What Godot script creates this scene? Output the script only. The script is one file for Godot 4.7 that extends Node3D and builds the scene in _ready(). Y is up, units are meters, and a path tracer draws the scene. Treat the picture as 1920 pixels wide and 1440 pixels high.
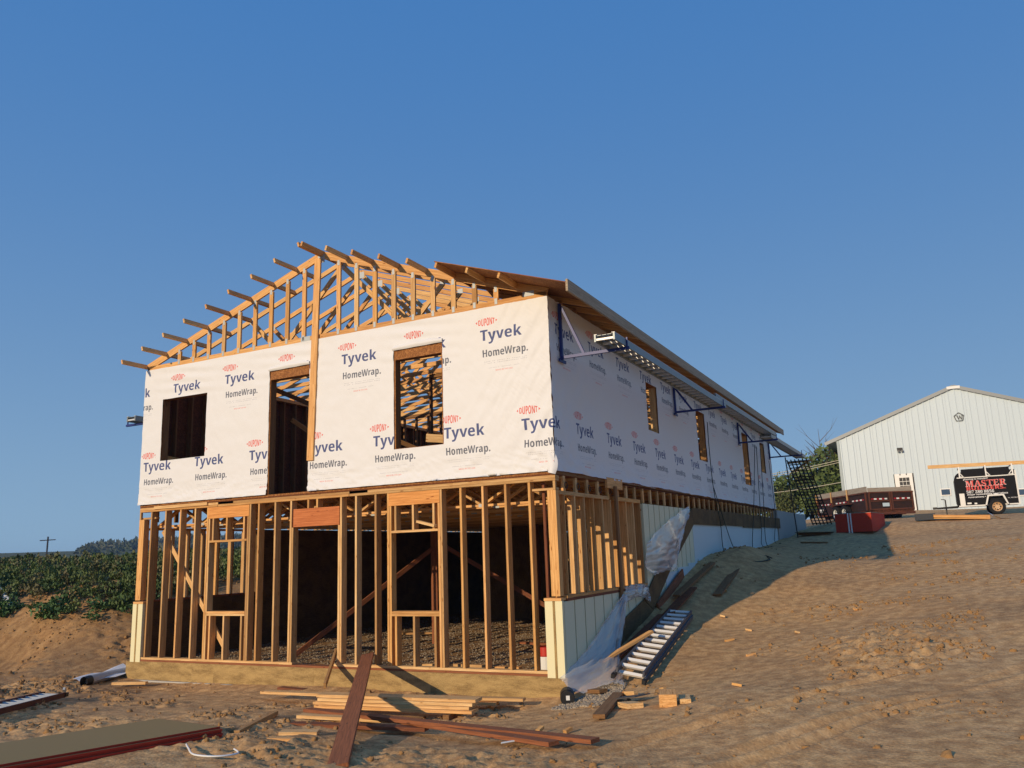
extends Node3D
# A house being framed on a dirt lot: y up, metres, x along the gable wall, z towards the street.
# ---- ground relief: thin-plate surface through levels read on the lot: [x, z, weight] ----
const BUMPS := [
	[-13, 0.3, -0.179337], [-9.3, 0.3, -0.007283], [-6, 0.3, -0.003145], [-3, 0.3, -0.005330], [-0.3, 0.3, -0.018401], [-9, 2.2, 0.003176],
	[-6, 2.2, 0.002991], [-3, 2.2, 0.005667], [0, 2.2, -0.000072], [-10, 5, 0.004182], [-6, 5, 0.000040], [-2, 5, 0.002849],
	[1.5, 5, -0.001578], [-12, 11, 0.002066], [-6, 11, -0.001210], [0, 11, 0.000199], [5, 11, 0.000592], [10, 11, -0.000498],
	[-20, 22, 0.000480], [0, 22, 0.000052], [20, 22, -0.000076], [0.1, -1.18, 0.009512], [0.1, -2.33, -0.001570], [0.1, -3.87, 0.024589],
	[0.1, -5.56, 0.021656], [0.1, -8.38, 0.014291], [0.1, -13.4, 0.003618], [0.1, -18.6, -0.001182], [0.2, -22.5, -0.011038], [0.2, -26.3, -0.021097],
	[1, -4.2, -0.039228], [1.27, -5.45, -0.003087], [1.58, -6.75, -0.018195], [1.99, -8.5, -0.002501], [2.32, -9.9, -0.000667], [2.69, -11.5, -0.001496],
	[3.4, -13.6, -0.012994], [1.85, -20.5, 0.014741], [3.2, -20.5, -0.012525], [5.5, -23.6, 0.000382], [1.2, -25, 0.026378], [1.5, -29, 0.007232],
	[4, -28.5, -0.003774], [7.5, -30.6, -0.001273], [13, -30, -0.000104], [10, -20, 0.000034], [0, -43.5, 0.003154], [7, -43.5, -0.000736],
	[14, -43.5, -0.000146], [25, -20, 0.000571], [7, -55, -0.000103], [-6, -45, -0.001811], [2.2, 1.5, 0.006714], [4.5, 0, -0.000722],
	[6.5, 0, 0.001005], [9, 0, -0.000173], [4, -4.5, 0.009910], [6.5, -5, 0.000355], [10, -5, -0.001144], [5, -10.5, 0.005077],
	[8, -10.5, 0.000843], [12, -10, 0.000628], [5.5, -15, 0.006719], [9, -15, -0.000989], [15, -14, -0.000538], [6, 5, -0.000385],
	[9, 5, -0.000110], [16, 5, -0.000220], [-9.8, -0.6, -0.017600], [-9.6, -2.5, 0.002167], [-9.5, -4.5, 0.003541], [-9.5, -8, -0.003645],
	[-9.5, -14, -0.004466], [-9.5, -20, 0.001884], [-11.2, -2.6, -0.007765], [-13, -1, 0.098401], [-11.5, 0.6, 0.040353], [-13.5, 1.2, 0.067305],
	[-16, 3, -0.019203], [-16, 0.5, 0.010708], [-19, 2.5, 0.007492], [-24, 5, -0.009508], [-15.5, -4.5, -0.005673], [-14, -8, 0.000884],
	[-20, -1.5, 0.000618], [-26, 2, 0.009691], [-12, -12, 0.004332], [-20, -9, -0.001758], [-30, -4, -0.002258], [-24, -18, -0.000492],
	[-14, -26, 0.000028],
]
const TILT := [1.230200, 0.028767, -0.019247]
const SUN := Vector3(-0.235, 0.31, 1.0)
const TOP := 5.716        # underside of the gable truss
const SLOPE := 0.34
const HALF := 4.57
const WIDE := 9.14
const LONG := 19.25
var M := {}
var rng := RandomNumberGenerator.new()
var used := {}
var boxes := {}
var noise_a := FastNoiseLite.new()
var noise_b := FastNoiseLite.new()
var noise_c := FastNoiseLite.new()
var noise_d := FastNoiseLite.new()

# ------------------------------------------------------------------ helpers
func numbered(called: String, parent: Node) -> String:
	var key := str(parent.get_instance_id()) + called
	var n: int = used.get(key, 0)
	used[key] = n + 1
	return called if n == 0 else "%s_%03d" % [called, n]

func put(node: Node3D, called: String, parent: Node = self) -> Node3D:
	node.name = numbered(called, parent)
	parent.add_child(node)
	return node

func tag(o: Node, label: String, category := "", group := "", kind := "") -> Node:
	if label: o.set_meta("label", label)
	if category: o.set_meta("category", category)
	if group: o.set_meta("group", group)
	if kind: o.set_meta("kind", kind)
	return o

func thing(called: String, label: String, category: String, at := Vector3.ZERO, turn := 0.0, group := "") -> Node3D:
	var o := Node3D.new()
	put(o, called)
	o.position = at
	o.rotation.y = turn
	tag(o, label, category, group)
	return o

func part(called: String, parent: Node) -> Node3D:
	return put(Node3D.new(), called, parent)

func mesh(m: Mesh, mat: Material, called: String, parent: Node = self) -> MeshInstance3D:
	var o := MeshInstance3D.new()
	o.mesh = m
	o.material_override = mat
	put(o, called, parent)
	return o

func arrays_mesh(v: PackedVector3Array, n: PackedVector3Array, uv: PackedVector2Array, ix: PackedInt32Array, col := PackedColorArray()) -> ArrayMesh:
	var a := []
	a.resize(Mesh.ARRAY_MAX)
	a[Mesh.ARRAY_VERTEX] = v
	a[Mesh.ARRAY_NORMAL] = n
	if uv.size() > 0: a[Mesh.ARRAY_TEX_UV] = uv
	if col.size() > 0: a[Mesh.ARRAY_COLOR] = col
	a[Mesh.ARRAY_INDEX] = ix
	var m := ArrayMesh.new()
	m.add_surface_from_arrays(Mesh.PRIMITIVE_TRIANGLES, a)
	return m

# box of length l (x), height h (y), thickness t (z); grain runs along x
func box_mesh(l: float, h: float, t: float, variant: int) -> ArrayMesh:
	var key := "%.2f_%.3f_%.3f_%d" % [l, h, t, variant]
	if boxes.has(key): return boxes[key]
	var v := PackedVector3Array()
	var n := PackedVector3Array()
	var uv := PackedVector2Array()
	var ix := PackedInt32Array()
	var ou := fmod(variant * 0.377, 1.0)
	var ov := fmod(variant * 0.613, 1.0)
	var f := [[Vector3(0, 0, 1), Vector3(1, 0, 0), Vector3(0, 1, 0), l, h, t], [Vector3(0, 0, -1), Vector3(-1, 0, 0), Vector3(0, 1, 0), l, h, t],
		[Vector3(0, 1, 0), Vector3(1, 0, 0), Vector3(0, 0, -1), l, t, h], [Vector3(0, -1, 0), Vector3(1, 0, 0), Vector3(0, 0, 1), l, t, h],
		[Vector3(1, 0, 0), Vector3(0, 0, -1), Vector3(0, 1, 0), t, h, l], [Vector3(-1, 0, 0), Vector3(0, 0, 1), Vector3(0, 1, 0), t, h, l]]
	var k := 0
	for q in f:
		var c: Vector3 = q[0] * (q[5] * 0.5)
		var a: Vector3 = q[1] * (q[3] * 0.5)
		var b: Vector3 = q[2] * (q[4] * 0.5)
		var i := v.size()
		v.append_array([c - a - b, c + a - b, c + a + b, c - a + b])
		for s in 4: n.append(q[0])
		var lu: float = q[3] / 2.4
		var lv: float = q[4] / 0.35
		if k >= 4:
			lu = q[3] / 0.35
		uv.append_array([Vector2(ou, ov), Vector2(ou + lu, ov), Vector2(ou + lu, ov + lv), Vector2(ou, ov + lv)])
		ix.append_array([i, i + 2, i + 1, i, i + 3, i + 2])
		ov += 0.21
		k += 1
	boxes[key] = arrays_mesh(v, n, uv, ix)
	return boxes[key]

# a sawn piece from a to b: h across (towards up), t thick
func bar(called: String, parent: Node, a: Vector3, b: Vector3, h: float, t: float, mat, up := Vector3.UP) -> MeshInstance3D:
	var x := (b - a).normalized()
	if absf(x.dot(up.normalized())) > 0.98: up = Vector3.RIGHT if absf(x.x) < 0.9 else Vector3.UP
	var y := (up - x * up.dot(x)).normalized()
	var z := x.cross(y)
	var m: Material = mat[rng.randi() % mat.size()] if mat is Array else mat
	var o := mesh(box_mesh(snappedf(a.distance_to(b), 0.01), h, t, rng.randi() % 5), m, called, parent)
	o.transform = Transform3D(Basis(x, y, z), (a + b) * 0.5)
	return o

# an axis-aligned slab between two corners, grain along its longest side
func slab(called: String, parent: Node, a: Vector3, b: Vector3, mat) -> MeshInstance3D:
	var d := (b - a).abs()
	var c := (a + b) * 0.5
	if d.x >= d.y and d.x >= d.z: return bar(called, parent, c - Vector3(d.x, 0, 0) * 0.5, c + Vector3(d.x, 0, 0) * 0.5, d.y, d.z, mat)
	if d.y >= d.z: return bar(called, parent, c - Vector3(0, d.y, 0) * 0.5, c + Vector3(0, d.y, 0) * 0.5, d.x, d.z, mat, Vector3.RIGHT)
	return bar(called, parent, c - Vector3(0, 0, d.z) * 0.5, c + Vector3(0, 0, d.z) * 0.5, d.y, d.x, mat)

func tube_mesh(p: Array, r: float, sides := 6) -> ArrayMesh:
	var v := PackedVector3Array()
	var n := PackedVector3Array()
	var ix := PackedInt32Array()
	for i in p.size():
		var d: Vector3 = (p[mini(i + 1, p.size() - 1)] - p[maxi(i - 1, 0)]).normalized()
		var u := d.cross(Vector3.UP if absf(d.y) < 0.9 else Vector3.RIGHT).normalized()
		var w := d.cross(u)
		for s in sides:
			var q := u * cos(TAU * s / sides) + w * sin(TAU * s / sides)
			v.append(p[i] + q * r)
			n.append(q)
	for i in p.size() - 1:
		for s in sides:
			var a := i * sides + s
			var b := i * sides + (s + 1) % sides
			ix.append_array([a, a + sides, b, b, a + sides, b + sides])
	return arrays_mesh(v, n, PackedVector2Array(), ix)

func curve_points(p: Array, steps := 6) -> Array:
	var out := []
	for i in p.size() - 1:
		var a: Vector3 = p[maxi(i - 1, 0)]
		var d: Vector3 = p[mini(i + 2, p.size() - 1)]
		for s in steps: out.append(p[i].cubic_interpolate(p[i + 1], a, d, float(s) / steps))
	out.append(p[-1])
	return out

# flat polygon with thickness: outline (2D) placed by a transform; extruded along local z
func plate_mesh(outline: PackedVector2Array, thick: float) -> ArrayMesh:
	if Geometry2D.is_polygon_clockwise(outline): outline.reverse()
	var v := PackedVector3Array()
	var n := PackedVector3Array()
	var uv := PackedVector2Array()
	var ix := PackedInt32Array()
	var tri := Geometry2D.triangulate_polygon(outline)
	for side in 2:
		var at := v.size()
		for p in outline:
			v.append(Vector3(p.x, p.y, thick if side == 0 else 0.0))
			n.append(Vector3(0, 0, 1 if side == 0 else -1))
			uv.append(Vector2(p.x / 2.4, -p.y / 0.35))
		for k in range(0, tri.size(), 3):
			var a := tri[k]
			var b := tri[k + 1]
			var c := tri[k + 2]
			if (outline[b] - outline[a]).cross(outline[c] - outline[a]) < 0:
				var q := b
				b = c
				c = q
			if side == 0: ix.append_array([at + a, at + c, at + b])
			else: ix.append_array([at + a, at + b, at + c])
	for k in outline.size():
		var a := outline[k]
		var b := outline[(k + 1) % outline.size()]
		var at := v.size()
		var d := (b - a).normalized()
		v.append_array([Vector3(a.x, a.y, 0), Vector3(b.x, b.y, 0), Vector3(b.x, b.y, thick), Vector3(a.x, a.y, thick)])
		for s in 4: n.append(Vector3(d.y, -d.x, 0))
		uv.append_array([Vector2(0, 0), Vector2(a.distance_to(b) / 2.4, 0), Vector2(a.distance_to(b) / 2.4, 0.1), Vector2(0, 0.1)])
		ix.append_array([at, at + 2, at + 1, at, at + 3, at + 2])
	return arrays_mesh(v, n, uv, ix)

func lathe_mesh(profile: Array, sides := 28) -> ArrayMesh:   # [radius, along x]
	var st := SurfaceTool.new()
	st.begin(Mesh.PRIMITIVE_TRIANGLES)
	for i in profile.size() - 1:
		st.set_smooth_group(-1)
		for s in sides:
			var q := []
			for e in [[i, s], [i + 1, s], [i + 1, s + 1], [i, s + 1]]:
				var a: float = TAU * e[1] / sides
				q.append(Vector3(profile[e[0]][1], cos(a) * profile[e[0]][0], sin(a) * profile[e[0]][0]))
			for k in [0, 2, 1, 0, 3, 2]: st.add_vertex(q[k])
	st.generate_normals()
	return st.commit()

func letters(text: String, size: float, mat: Material, called: String, parent: Node, at: Vector3, basis: Basis, font: Font, thick := 0.004) -> MeshInstance3D:
	var t := TextMesh.new()
	t.text = text
	t.font = font
	t.font_size = 64
	t.pixel_size = size / 46.0
	t.depth = thick
	t.horizontal_alignment = HORIZONTAL_ALIGNMENT_LEFT
	t.vertical_alignment = VERTICAL_ALIGNMENT_CENTER
	var o := mesh(t, mat, called, parent)
	o.transform = Transform3D(basis, at)
	return o

func ground_y(x: float, z: float) -> float:
	var y: float = TILT[0] + TILT[1] * x + TILT[2] * z
	for b in BUMPS:
		var r: float = (x - b[0]) * (x - b[0]) + (z - b[1]) * (z - b[1])
		if r > 1e-9: y += b[2] * r * log(r)
	return y

func on_ground(x: float, z: float, lift := 0.0) -> Vector3:
	return Vector3(x, ground_y(x, z) + lift, z)

# ------------------------------------------------------------------ materials
func plain(c: Color, rough := 0.85, metal := 0.0) -> StandardMaterial3D:
	var m := StandardMaterial3D.new()
	m.albedo_color = c
	m.roughness = rough
	m.metallic = metal
	return m

func textured(tex: Texture2D, tint: Color, rough := 0.85) -> StandardMaterial3D:
	var m := plain(tint, rough)
	m.albedo_texture = tex
	return m

func grain_texture(base: Color, dark: Color, knots: int, seed_at: int, contrast := 1.0) -> ImageTexture:
	var w := 1024
	var h := 256
	var im := Image.create(w, h, false, Image.FORMAT_RGB8)
	noise_a.seed = seed_at
	var r := RandomNumberGenerator.new()
	r.seed = seed_at
	var kn := []
	for k in knots: kn.append([r.randf() * w, r.randf() * h, r.randf_range(4, 9)])
	for y in h:
		for x in w:
			var px := float(x)
			var py := float(y)
			var near := 0.0
			for k in kn:
				var dx: float = (px - k[0]) / 2.2
				var dy: float = py - k[1]
				var dd: float = sqrt(dx * dx + dy * dy) / k[2]
				if dd < 4.0:
					py += dy / (0.4 + dd * dd) * 1.4
					near = maxf(near, clampf(1.6 - dd * 1.3, 0.0, 1.0))
			var g := noise_a.get_noise_2d(px * 0.35, py * 9.0) * 0.5 + noise_a.get_noise_2d(px * 0.12 + 900.0, py * 2.2) * 0.6 + noise_a.get_noise_2d(px * 2.0, py * 30.0) * 0.25
			var t := clampf(0.36 + g * 0.62 * contrast, 0.0, 1.0)
			t = maxf(t, near * 1.3)
			im.set_pixel(x, y, base.lerp(dark, minf(t, 1.25)))
	return ImageTexture.create_from_image(im)

func ply_texture(base: Color, dark: Color, seed_at: int) -> ImageTexture:
	var w := 768
	var h := 256
	var im := Image.create(w, h, false, Image.FORMAT_RGB8)
	noise_a.seed = seed_at
	for y in h:
		for x in w:
			var g := noise_a.get_noise_2d(x * 0.28, y * 1.3) * 9.0 + y * 0.022
			var ring := pow(0.5 + 0.5 * sin(g * TAU), 3.0) * 0.55
			ring += noise_a.get_noise_2d(x * 0.9, y * 12.0) * 0.3 + noise_a.get_noise_2d(x * 0.3 + 500.0, y * 0.5) * 0.4
			im.set_pixel(x, y, base.lerp(dark, clampf(ring + 0.12, 0.0, 1.0)))
	return ImageTexture.create_from_image(im)

func flake_texture() -> ImageTexture:
	var w := 512
	var im := Image.create(w, w, false, Image.FORMAT_RGB8)
	im.fill(Color(0.56, 0.39, 0.22))
	var r := RandomNumberGenerator.new()
	r.seed = 5
	for k in 3400:
		var a := r.randf() * TAU
		var l := r.randf_range(14, 44)
		var b := r.randf_range(2.0, 6.0)
		var cx := r.randf() * w
		var cy := r.randf() * w
		var tone := r.randf_range(-0.14, 0.16)
		var c := Color(0.62 + tone, 0.44 + tone * 0.9, 0.26 + tone * 0.7)
		var d := Vector2(cos(a), sin(a))
		for i in int(l):
			for j in int(b):
				var q := Vector2(cx, cy) + d * (i - l * 0.5) + Vector2(-d.y, d.x) * (j - b * 0.5)
				im.set_pixel(posmod(int(q.x), w), posmod(int(q.y), w), c)
	return ImageTexture.create_from_image(im)

func noise_image(freq: float, octaves: int, seed_at: int, size := 512) -> Image:
	var f := FastNoiseLite.new()
	f.noise_type = FastNoiseLite.TYPE_SIMPLEX
	f.frequency = freq
	f.fractal_octaves = octaves
	f.seed = seed_at
	return f.get_seamless_image(size, size)

func soil_texture() -> ImageTexture:
	var a := noise_image(0.012, 4, 3, 1024).get_data()
	var b := noise_image(0.07, 3, 4, 1024).get_data()
	var c := noise_image(0.25, 2, 9, 1024).get_data()
	var out := PackedByteArray()
	out.resize(1024 * 1024 * 3)
	var dry := Vector3(228, 186, 128)
	var damp := Vector3(162, 122, 77)
	var k := 0
	for i in 1024 * 1024:
		var t := a[i] * 0.0018 + b[i] * 0.0012 + c[i] * 0.0010
		t = clampf((t - 0.30) * 2.3, 0.0, 1.0)
		var q := damp.lerp(dry, t)
		out[k] = int(q.x)
		out[k + 1] = int(q.y)
		out[k + 2] = int(q.z)
		k += 3
	return ImageTexture.create_from_image(Image.create_from_data(1024, 1024, false, Image.FORMAT_RGB8, out))

func fill_triangle(im: Image, a: Vector2, b: Vector2, c: Vector2, col: Color) -> void:
	var w := im.get_width()
	var h := im.get_height()
	var y0 := int(floor(minf(a.y, minf(b.y, c.y))))
	var y1 := int(ceil(maxf(a.y, maxf(b.y, c.y))))
	for y in range(y0, y1 + 1):
		var lo := 1e9
		var hi := -1e9
		for e in [[a, b], [b, c], [c, a]]:
			var p: Vector2 = e[0]
			var q: Vector2 = e[1]
			if (p.y - y) * (q.y - y) <= 0.0 and absf(p.y - q.y) > 1e-6:
				var x: float = p.x + (q.x - p.x) * (y - p.y) / (q.y - p.y)
				lo = minf(lo, x)
				hi = maxf(hi, x)
		if hi >= lo:
			for x in range(int(round(lo)), int(round(hi)) + 1): im.set_pixel(posmod(x, w), posmod(y, h), col)

# prints a line of text into an image: left edge and cap top in metres, given width and cap height in metres
func print_text(im: Image, ppm: Vector2, text: String, font: Font, left: float, cap_top: float, wide: float, cap: float, col: Color, bulge := 0.0) -> void:
	var t := TextMesh.new()
	t.text = text
	t.font = font
	t.font_size = 64
	t.pixel_size = 0.01
	t.depth = 0.0
	t.horizontal_alignment = HORIZONTAL_ALIGNMENT_LEFT
	var arr := t.get_mesh_arrays()
	var v: PackedVector3Array = arr[Mesh.ARRAY_VERTEX]
	var ix: PackedInt32Array = arr[Mesh.ARRAY_INDEX]
	var box := t.get_aabb()
	# the cap height is that of a capital H in the same font
	var th := TextMesh.new()
	th.text = "H"
	th.font = font
	th.font_size = 64
	th.pixel_size = 0.01
	th.depth = 0.0
	var hb := th.get_aabb()
	var sx := wide / box.size.x
	var sy := cap / hb.size.y
	var base_y := 1e9
	var hv: PackedVector3Array = th.get_mesh_arrays()[Mesh.ARRAY_VERTEX]
	for p in hv: base_y = minf(base_y, p.y)
	var pts := PackedVector2Array()
	for p in v:
		var x := (p.x - box.position.x) * sx
		var y := (p.y - base_y) * sy
		if bulge > 0.0:
			var e := 1.0 - bulge * pow(absf(x / wide * 2.0 - 1.0), 2.0)
			y = (y - cap * 0.5) * e + cap * 0.5
		pts.append(Vector2((left + x) * ppm.x, (cap_top + cap - y) * ppm.y))
	for i in range(0, ix.size(), 3): fill_triangle(im, pts[ix[i]], pts[ix[i + 1]], pts[ix[i + 2]], col)

func wrap_texture(bold: Font, regular: Font) -> ImageTexture:
	var w := 1024
	var h := 2048
	var ppm := Vector2(w / 1.4232, h / 3.0792)
	var im := Image.create(w, h, false, Image.FORMAT_RGB8)
	im.fill(Color(0.89, 0.89, 0.885))
	var blue := Color(0.26, 0.31, 0.50)
	var red := Color(0.86, 0.38, 0.33)
	var gray := Color(0.36, 0.38, 0.43)
	for k in 70:   # scuffs, staples and cap nails
		var q := Vector2(rng.randf() * w, rng.randf() * h)
		var e := Vector2(rng.randf_range(-9, 9), rng.randf_range(-7, 7))
		var g := rng.randf_range(0.62, 0.82)
		fill_triangle(im, q, q + e, q + e * 0.6 + Vector2(2, 3), Color(g, g, g * 0.97))
	for row in [[0.612 * 1.4232, 0.40], [0.1 * 1.4232, 1.94]]:
		var x: float = row[0]
		var y: float = row[1]
		print_text(im, ppm, "DUPONT", bold, x - 0.03, y - 0.20, 0.31, 0.135, red, 0.38)
		for s in [-1.0, 1.0]:
			var c: float = x + 0.125 + s * 0.175
			fill_triangle(im, Vector2(c, y - 0.155) * ppm, Vector2(c, y - 0.11) * ppm, Vector2(c + s * 0.03, y - 0.135) * ppm, red)
		print_text(im, ppm, "Tyvek", bold, x, y, 0.76, 0.18, blue)
		print_text(im, ppm, "HomeWrap.", bold, x + 0.035, y + 0.335, 0.82, 0.120, gray)
		for l in [[0.06, 0.84, 0.535], [0.06, 0.84, 0.565], [0.14, 0.70, 0.645]]:
			for k in 26:
				var xa: float = x + lerpf(l[0], l[1], k / 26.0)
				if rng.randf() < 0.85:
					fill_triangle(im, Vector2(xa, y + l[2]) * ppm, Vector2(xa + 0.02, y + l[2]) * ppm, Vector2(xa + 0.01, y + l[2] + 0.008) * ppm, Color(0.62, 0.63, 0.66))
		print_text(im, ppm, "MADE IN THE USA", regular, x + 0.27, y + 0.685, 0.30, 0.022, Color(0.88, 0.5, 0.47))
	return ImageTexture.create_from_image(im)

func make_materials() -> void:
	noise_a.noise_type = FastNoiseLite.TYPE_SIMPLEX
	noise_a.frequency = 0.02
	noise_a.fractal_octaves = 3
	noise_b.seed = 21
	noise_b.frequency = 0.33
	noise_b.fractal_octaves = 3
	noise_c.seed = 33
	noise_c.frequency = 2.1
	noise_c.fractal_octaves = 3
	noise_d.seed = 47
	noise_d.noise_type = FastNoiseLite.TYPE_CELLULAR
	noise_d.cellular_return_type = FastNoiseLite.RETURN_DISTANCE
	noise_d.frequency = 4.2
	M.bold = SystemFont.new()
	M.bold.font_names = PackedStringArray(["Droid Sans"])
	M.bold.font_weight = 700
	M.regular = SystemFont.new()
	M.regular.font_names = PackedStringArray(["Droid Sans"])
	M.serif = SystemFont.new()
	M.serif.font_names = PackedStringArray(["Droid Serif"])
	M.serif.font_weight = 700
	var spruce := grain_texture(Color(0.95, 0.83, 0.63), Color(0.71, 0.54, 0.33), 9, 11)
	var cedar := grain_texture(Color(0.64, 0.43, 0.31), Color(0.42, 0.26, 0.17), 6, 23)
	var gray_grain := grain_texture(Color(0.74, 0.71, 0.66), Color(0.52, 0.48, 0.43), 5, 29)
	var flakes := flake_texture()
	var veneer := ply_texture(Color(0.74, 0.64, 0.45), Color(0.44, 0.36, 0.22), 31)
	M.lumber = []
	for c in [Color(0.98, 0.93, 0.86), Color(0.90, 0.84, 0.76), Color(1.0, 0.90, 0.78), Color(0.80, 0.72, 0.62), Color(1.0, 0.97, 0.92), Color(0.88, 0.78, 0.64), Color(0.96, 0.86, 0.70), Color(0.85, 0.79, 0.70)]:
		M.lumber.append(textured(spruce, c, 0.8))
	M.truss_wood = []
	for c in [Color(1.0, 0.90, 0.76), Color(0.95, 0.84, 0.70), Color(0.98, 0.92, 0.82), Color(0.92, 0.80, 0.66)]:
		M.truss_wood.append(textured(spruce, c, 0.8))
	M.fir_header = textured(spruce, Color(0.98, 0.80, 0.60), 0.8)
	M.red_header = textured(spruce, Color(0.86, 0.60, 0.46), 0.8)
	M.treated = [textured(cedar, Color(0.96, 0.88, 0.76), 0.85), textured(cedar, Color(0.84, 0.75, 0.66), 0.85)]
	M.weathered = textured(spruce, Color(0.60, 0.52, 0.44), 0.9)
	M.gray_wood = textured(gray_grain, Color(0.92, 0.90, 0.88), 0.9)
	M.fascia = textured(gray_grain, Color(1.0, 0.94, 0.84), 0.8)
	M.osb = textured(flakes, Color(0.95, 0.88, 0.80), 0.9)
	M.osb.uv1_scale = Vector3(2.2, 0.32, 1)
	M.osb_dark = textured(flakes, Color(0.72, 0.58, 0.47), 0.9)
	M.osb_dark.uv1_scale = Vector3(2.2, 0.32, 1)
	M.skirt = textured(veneer, Color(0.96, 0.93, 0.86), 0.85)
	M.skirt.uv1_scale = Vector3(0.8, 0.7, 1)
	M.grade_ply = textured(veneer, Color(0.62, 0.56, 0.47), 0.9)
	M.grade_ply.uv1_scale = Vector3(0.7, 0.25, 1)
	M.wrap = textured(wrap_texture(M.bold, M.regular), Color(1, 1, 1), 0.62)
	M.wrap_plain = plain(Color(0.89, 0.89, 0.885), 0.62)
	for m in [M.wrap, M.wrap_plain]:
		m.backlight = Color(0.12, 0.12, 0.12)
		m.backlight_enabled = true
	M.foam = plain(Color(0.90, 0.87, 0.70), 0.75)
	M.foam_gray = plain(Color(0.86, 0.86, 0.73), 0.75)
	M.blue_foam = plain(Color(0.78, 0.85, 0.86), 0.6)
	M.concrete = plain(Color(0.70, 0.69, 0.66), 0.9)
	M.blue_steel = plain(Color(0.10, 0.17, 0.45), 0.45)
	M.alu = plain(Color(0.80, 0.80, 0.79), 0.45, 0.25)
	M.rung = plain(Color(0.90, 0.89, 0.86), 0.5)
	M.alu_dull = plain(Color(0.55, 0.58, 0.58), 0.5, 0.5)
	M.black = plain(Color(0.07, 0.07, 0.075), 0.55)
	M.rubber = plain(Color(0.055, 0.055, 0.055), 0.85)
	M.plate = plain(Color(0.68, 0.70, 0.70), 0.6, 0.3)
	M.white = plain(Color(0.90, 0.90, 0.88), 0.5)
	M.red_edge = plain(Color(0.72, 0.20, 0.09), 0.8)
	M.cord_green = plain(Color(0.05, 0.16, 0.13), 0.6)
	M.poly = plain(Color(0.90, 0.91, 0.93, 0.36), 0.18)
	M.poly.transparency = BaseMaterial3D.TRANSPARENCY_ALPHA
	M.poly.backlight_enabled = true
	M.poly.backlight = Color(0.3, 0.3, 0.3)
	M.soil = textured(soil_texture(), Color(1, 1, 1), 0.97)
	M.soil.vertex_color_use_as_albedo = true
	M.soil.uv1_triplanar = true
	M.soil.uv1_world_triplanar = true
	M.soil.uv1_scale = Vector3(0.31, 0.31, 0.31)
	var relief := noise_image(0.045, 6, 77, 1024)
	relief.convert(Image.FORMAT_RGB8)
	M.soil.heightmap_enabled = true
	M.soil.heightmap_scale = 0.5
	M.soil.heightmap_texture = ImageTexture.create_from_image(relief)
	M.clod = textured(M.soil.albedo_texture, Color(0.78, 0.76, 0.73), 0.97)
	M.clod.uv1_triplanar = true
	M.clod.uv1_scale = Vector3(0.8, 0.8, 0.8)
	M.leaf = plain(Color(1, 1, 1), 0.7)
	M.leaf.vertex_color_use_as_albedo = true
	M.leaf.backlight_enabled = true
	M.leaf.backlight = Color(0.35, 0.4, 0.2)
	M.bark = plain(Color(0.30, 0.25, 0.20), 0.9)

func opening_free(x: float, z: float) -> bool:   # inside the foundation
	return x > -8.98 and x < -0.19 and z < -0.15 and z > -19.08

func relief_y(x: float, z: float) -> float:
	var far := Vector2(x, z + 8.0).length()
	var y := 0.0
	if far < 70.0: y = ground_y(x, z)
	var d := Vector2(x - 5.0, z - 11.3).length()
	if far > 45.0:
		var f: float
		if x < -20.0 and z < 60.0: f = 1.9 - 0.9 * clampf((d - 60.0) / 90.0, 0.0, 1.0) + 8.2 * smoothstep(245.0, 400.0, d)
		else: f = 3.4
		if x > -45.0 and z < 0.0: f = lerpf(3.4, f, clampf((-x - 20.0) / 25.0, 0.0, 1.0))
		y = lerpf(y, f, smoothstep(45.0, 70.0, far))
	return y

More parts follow.
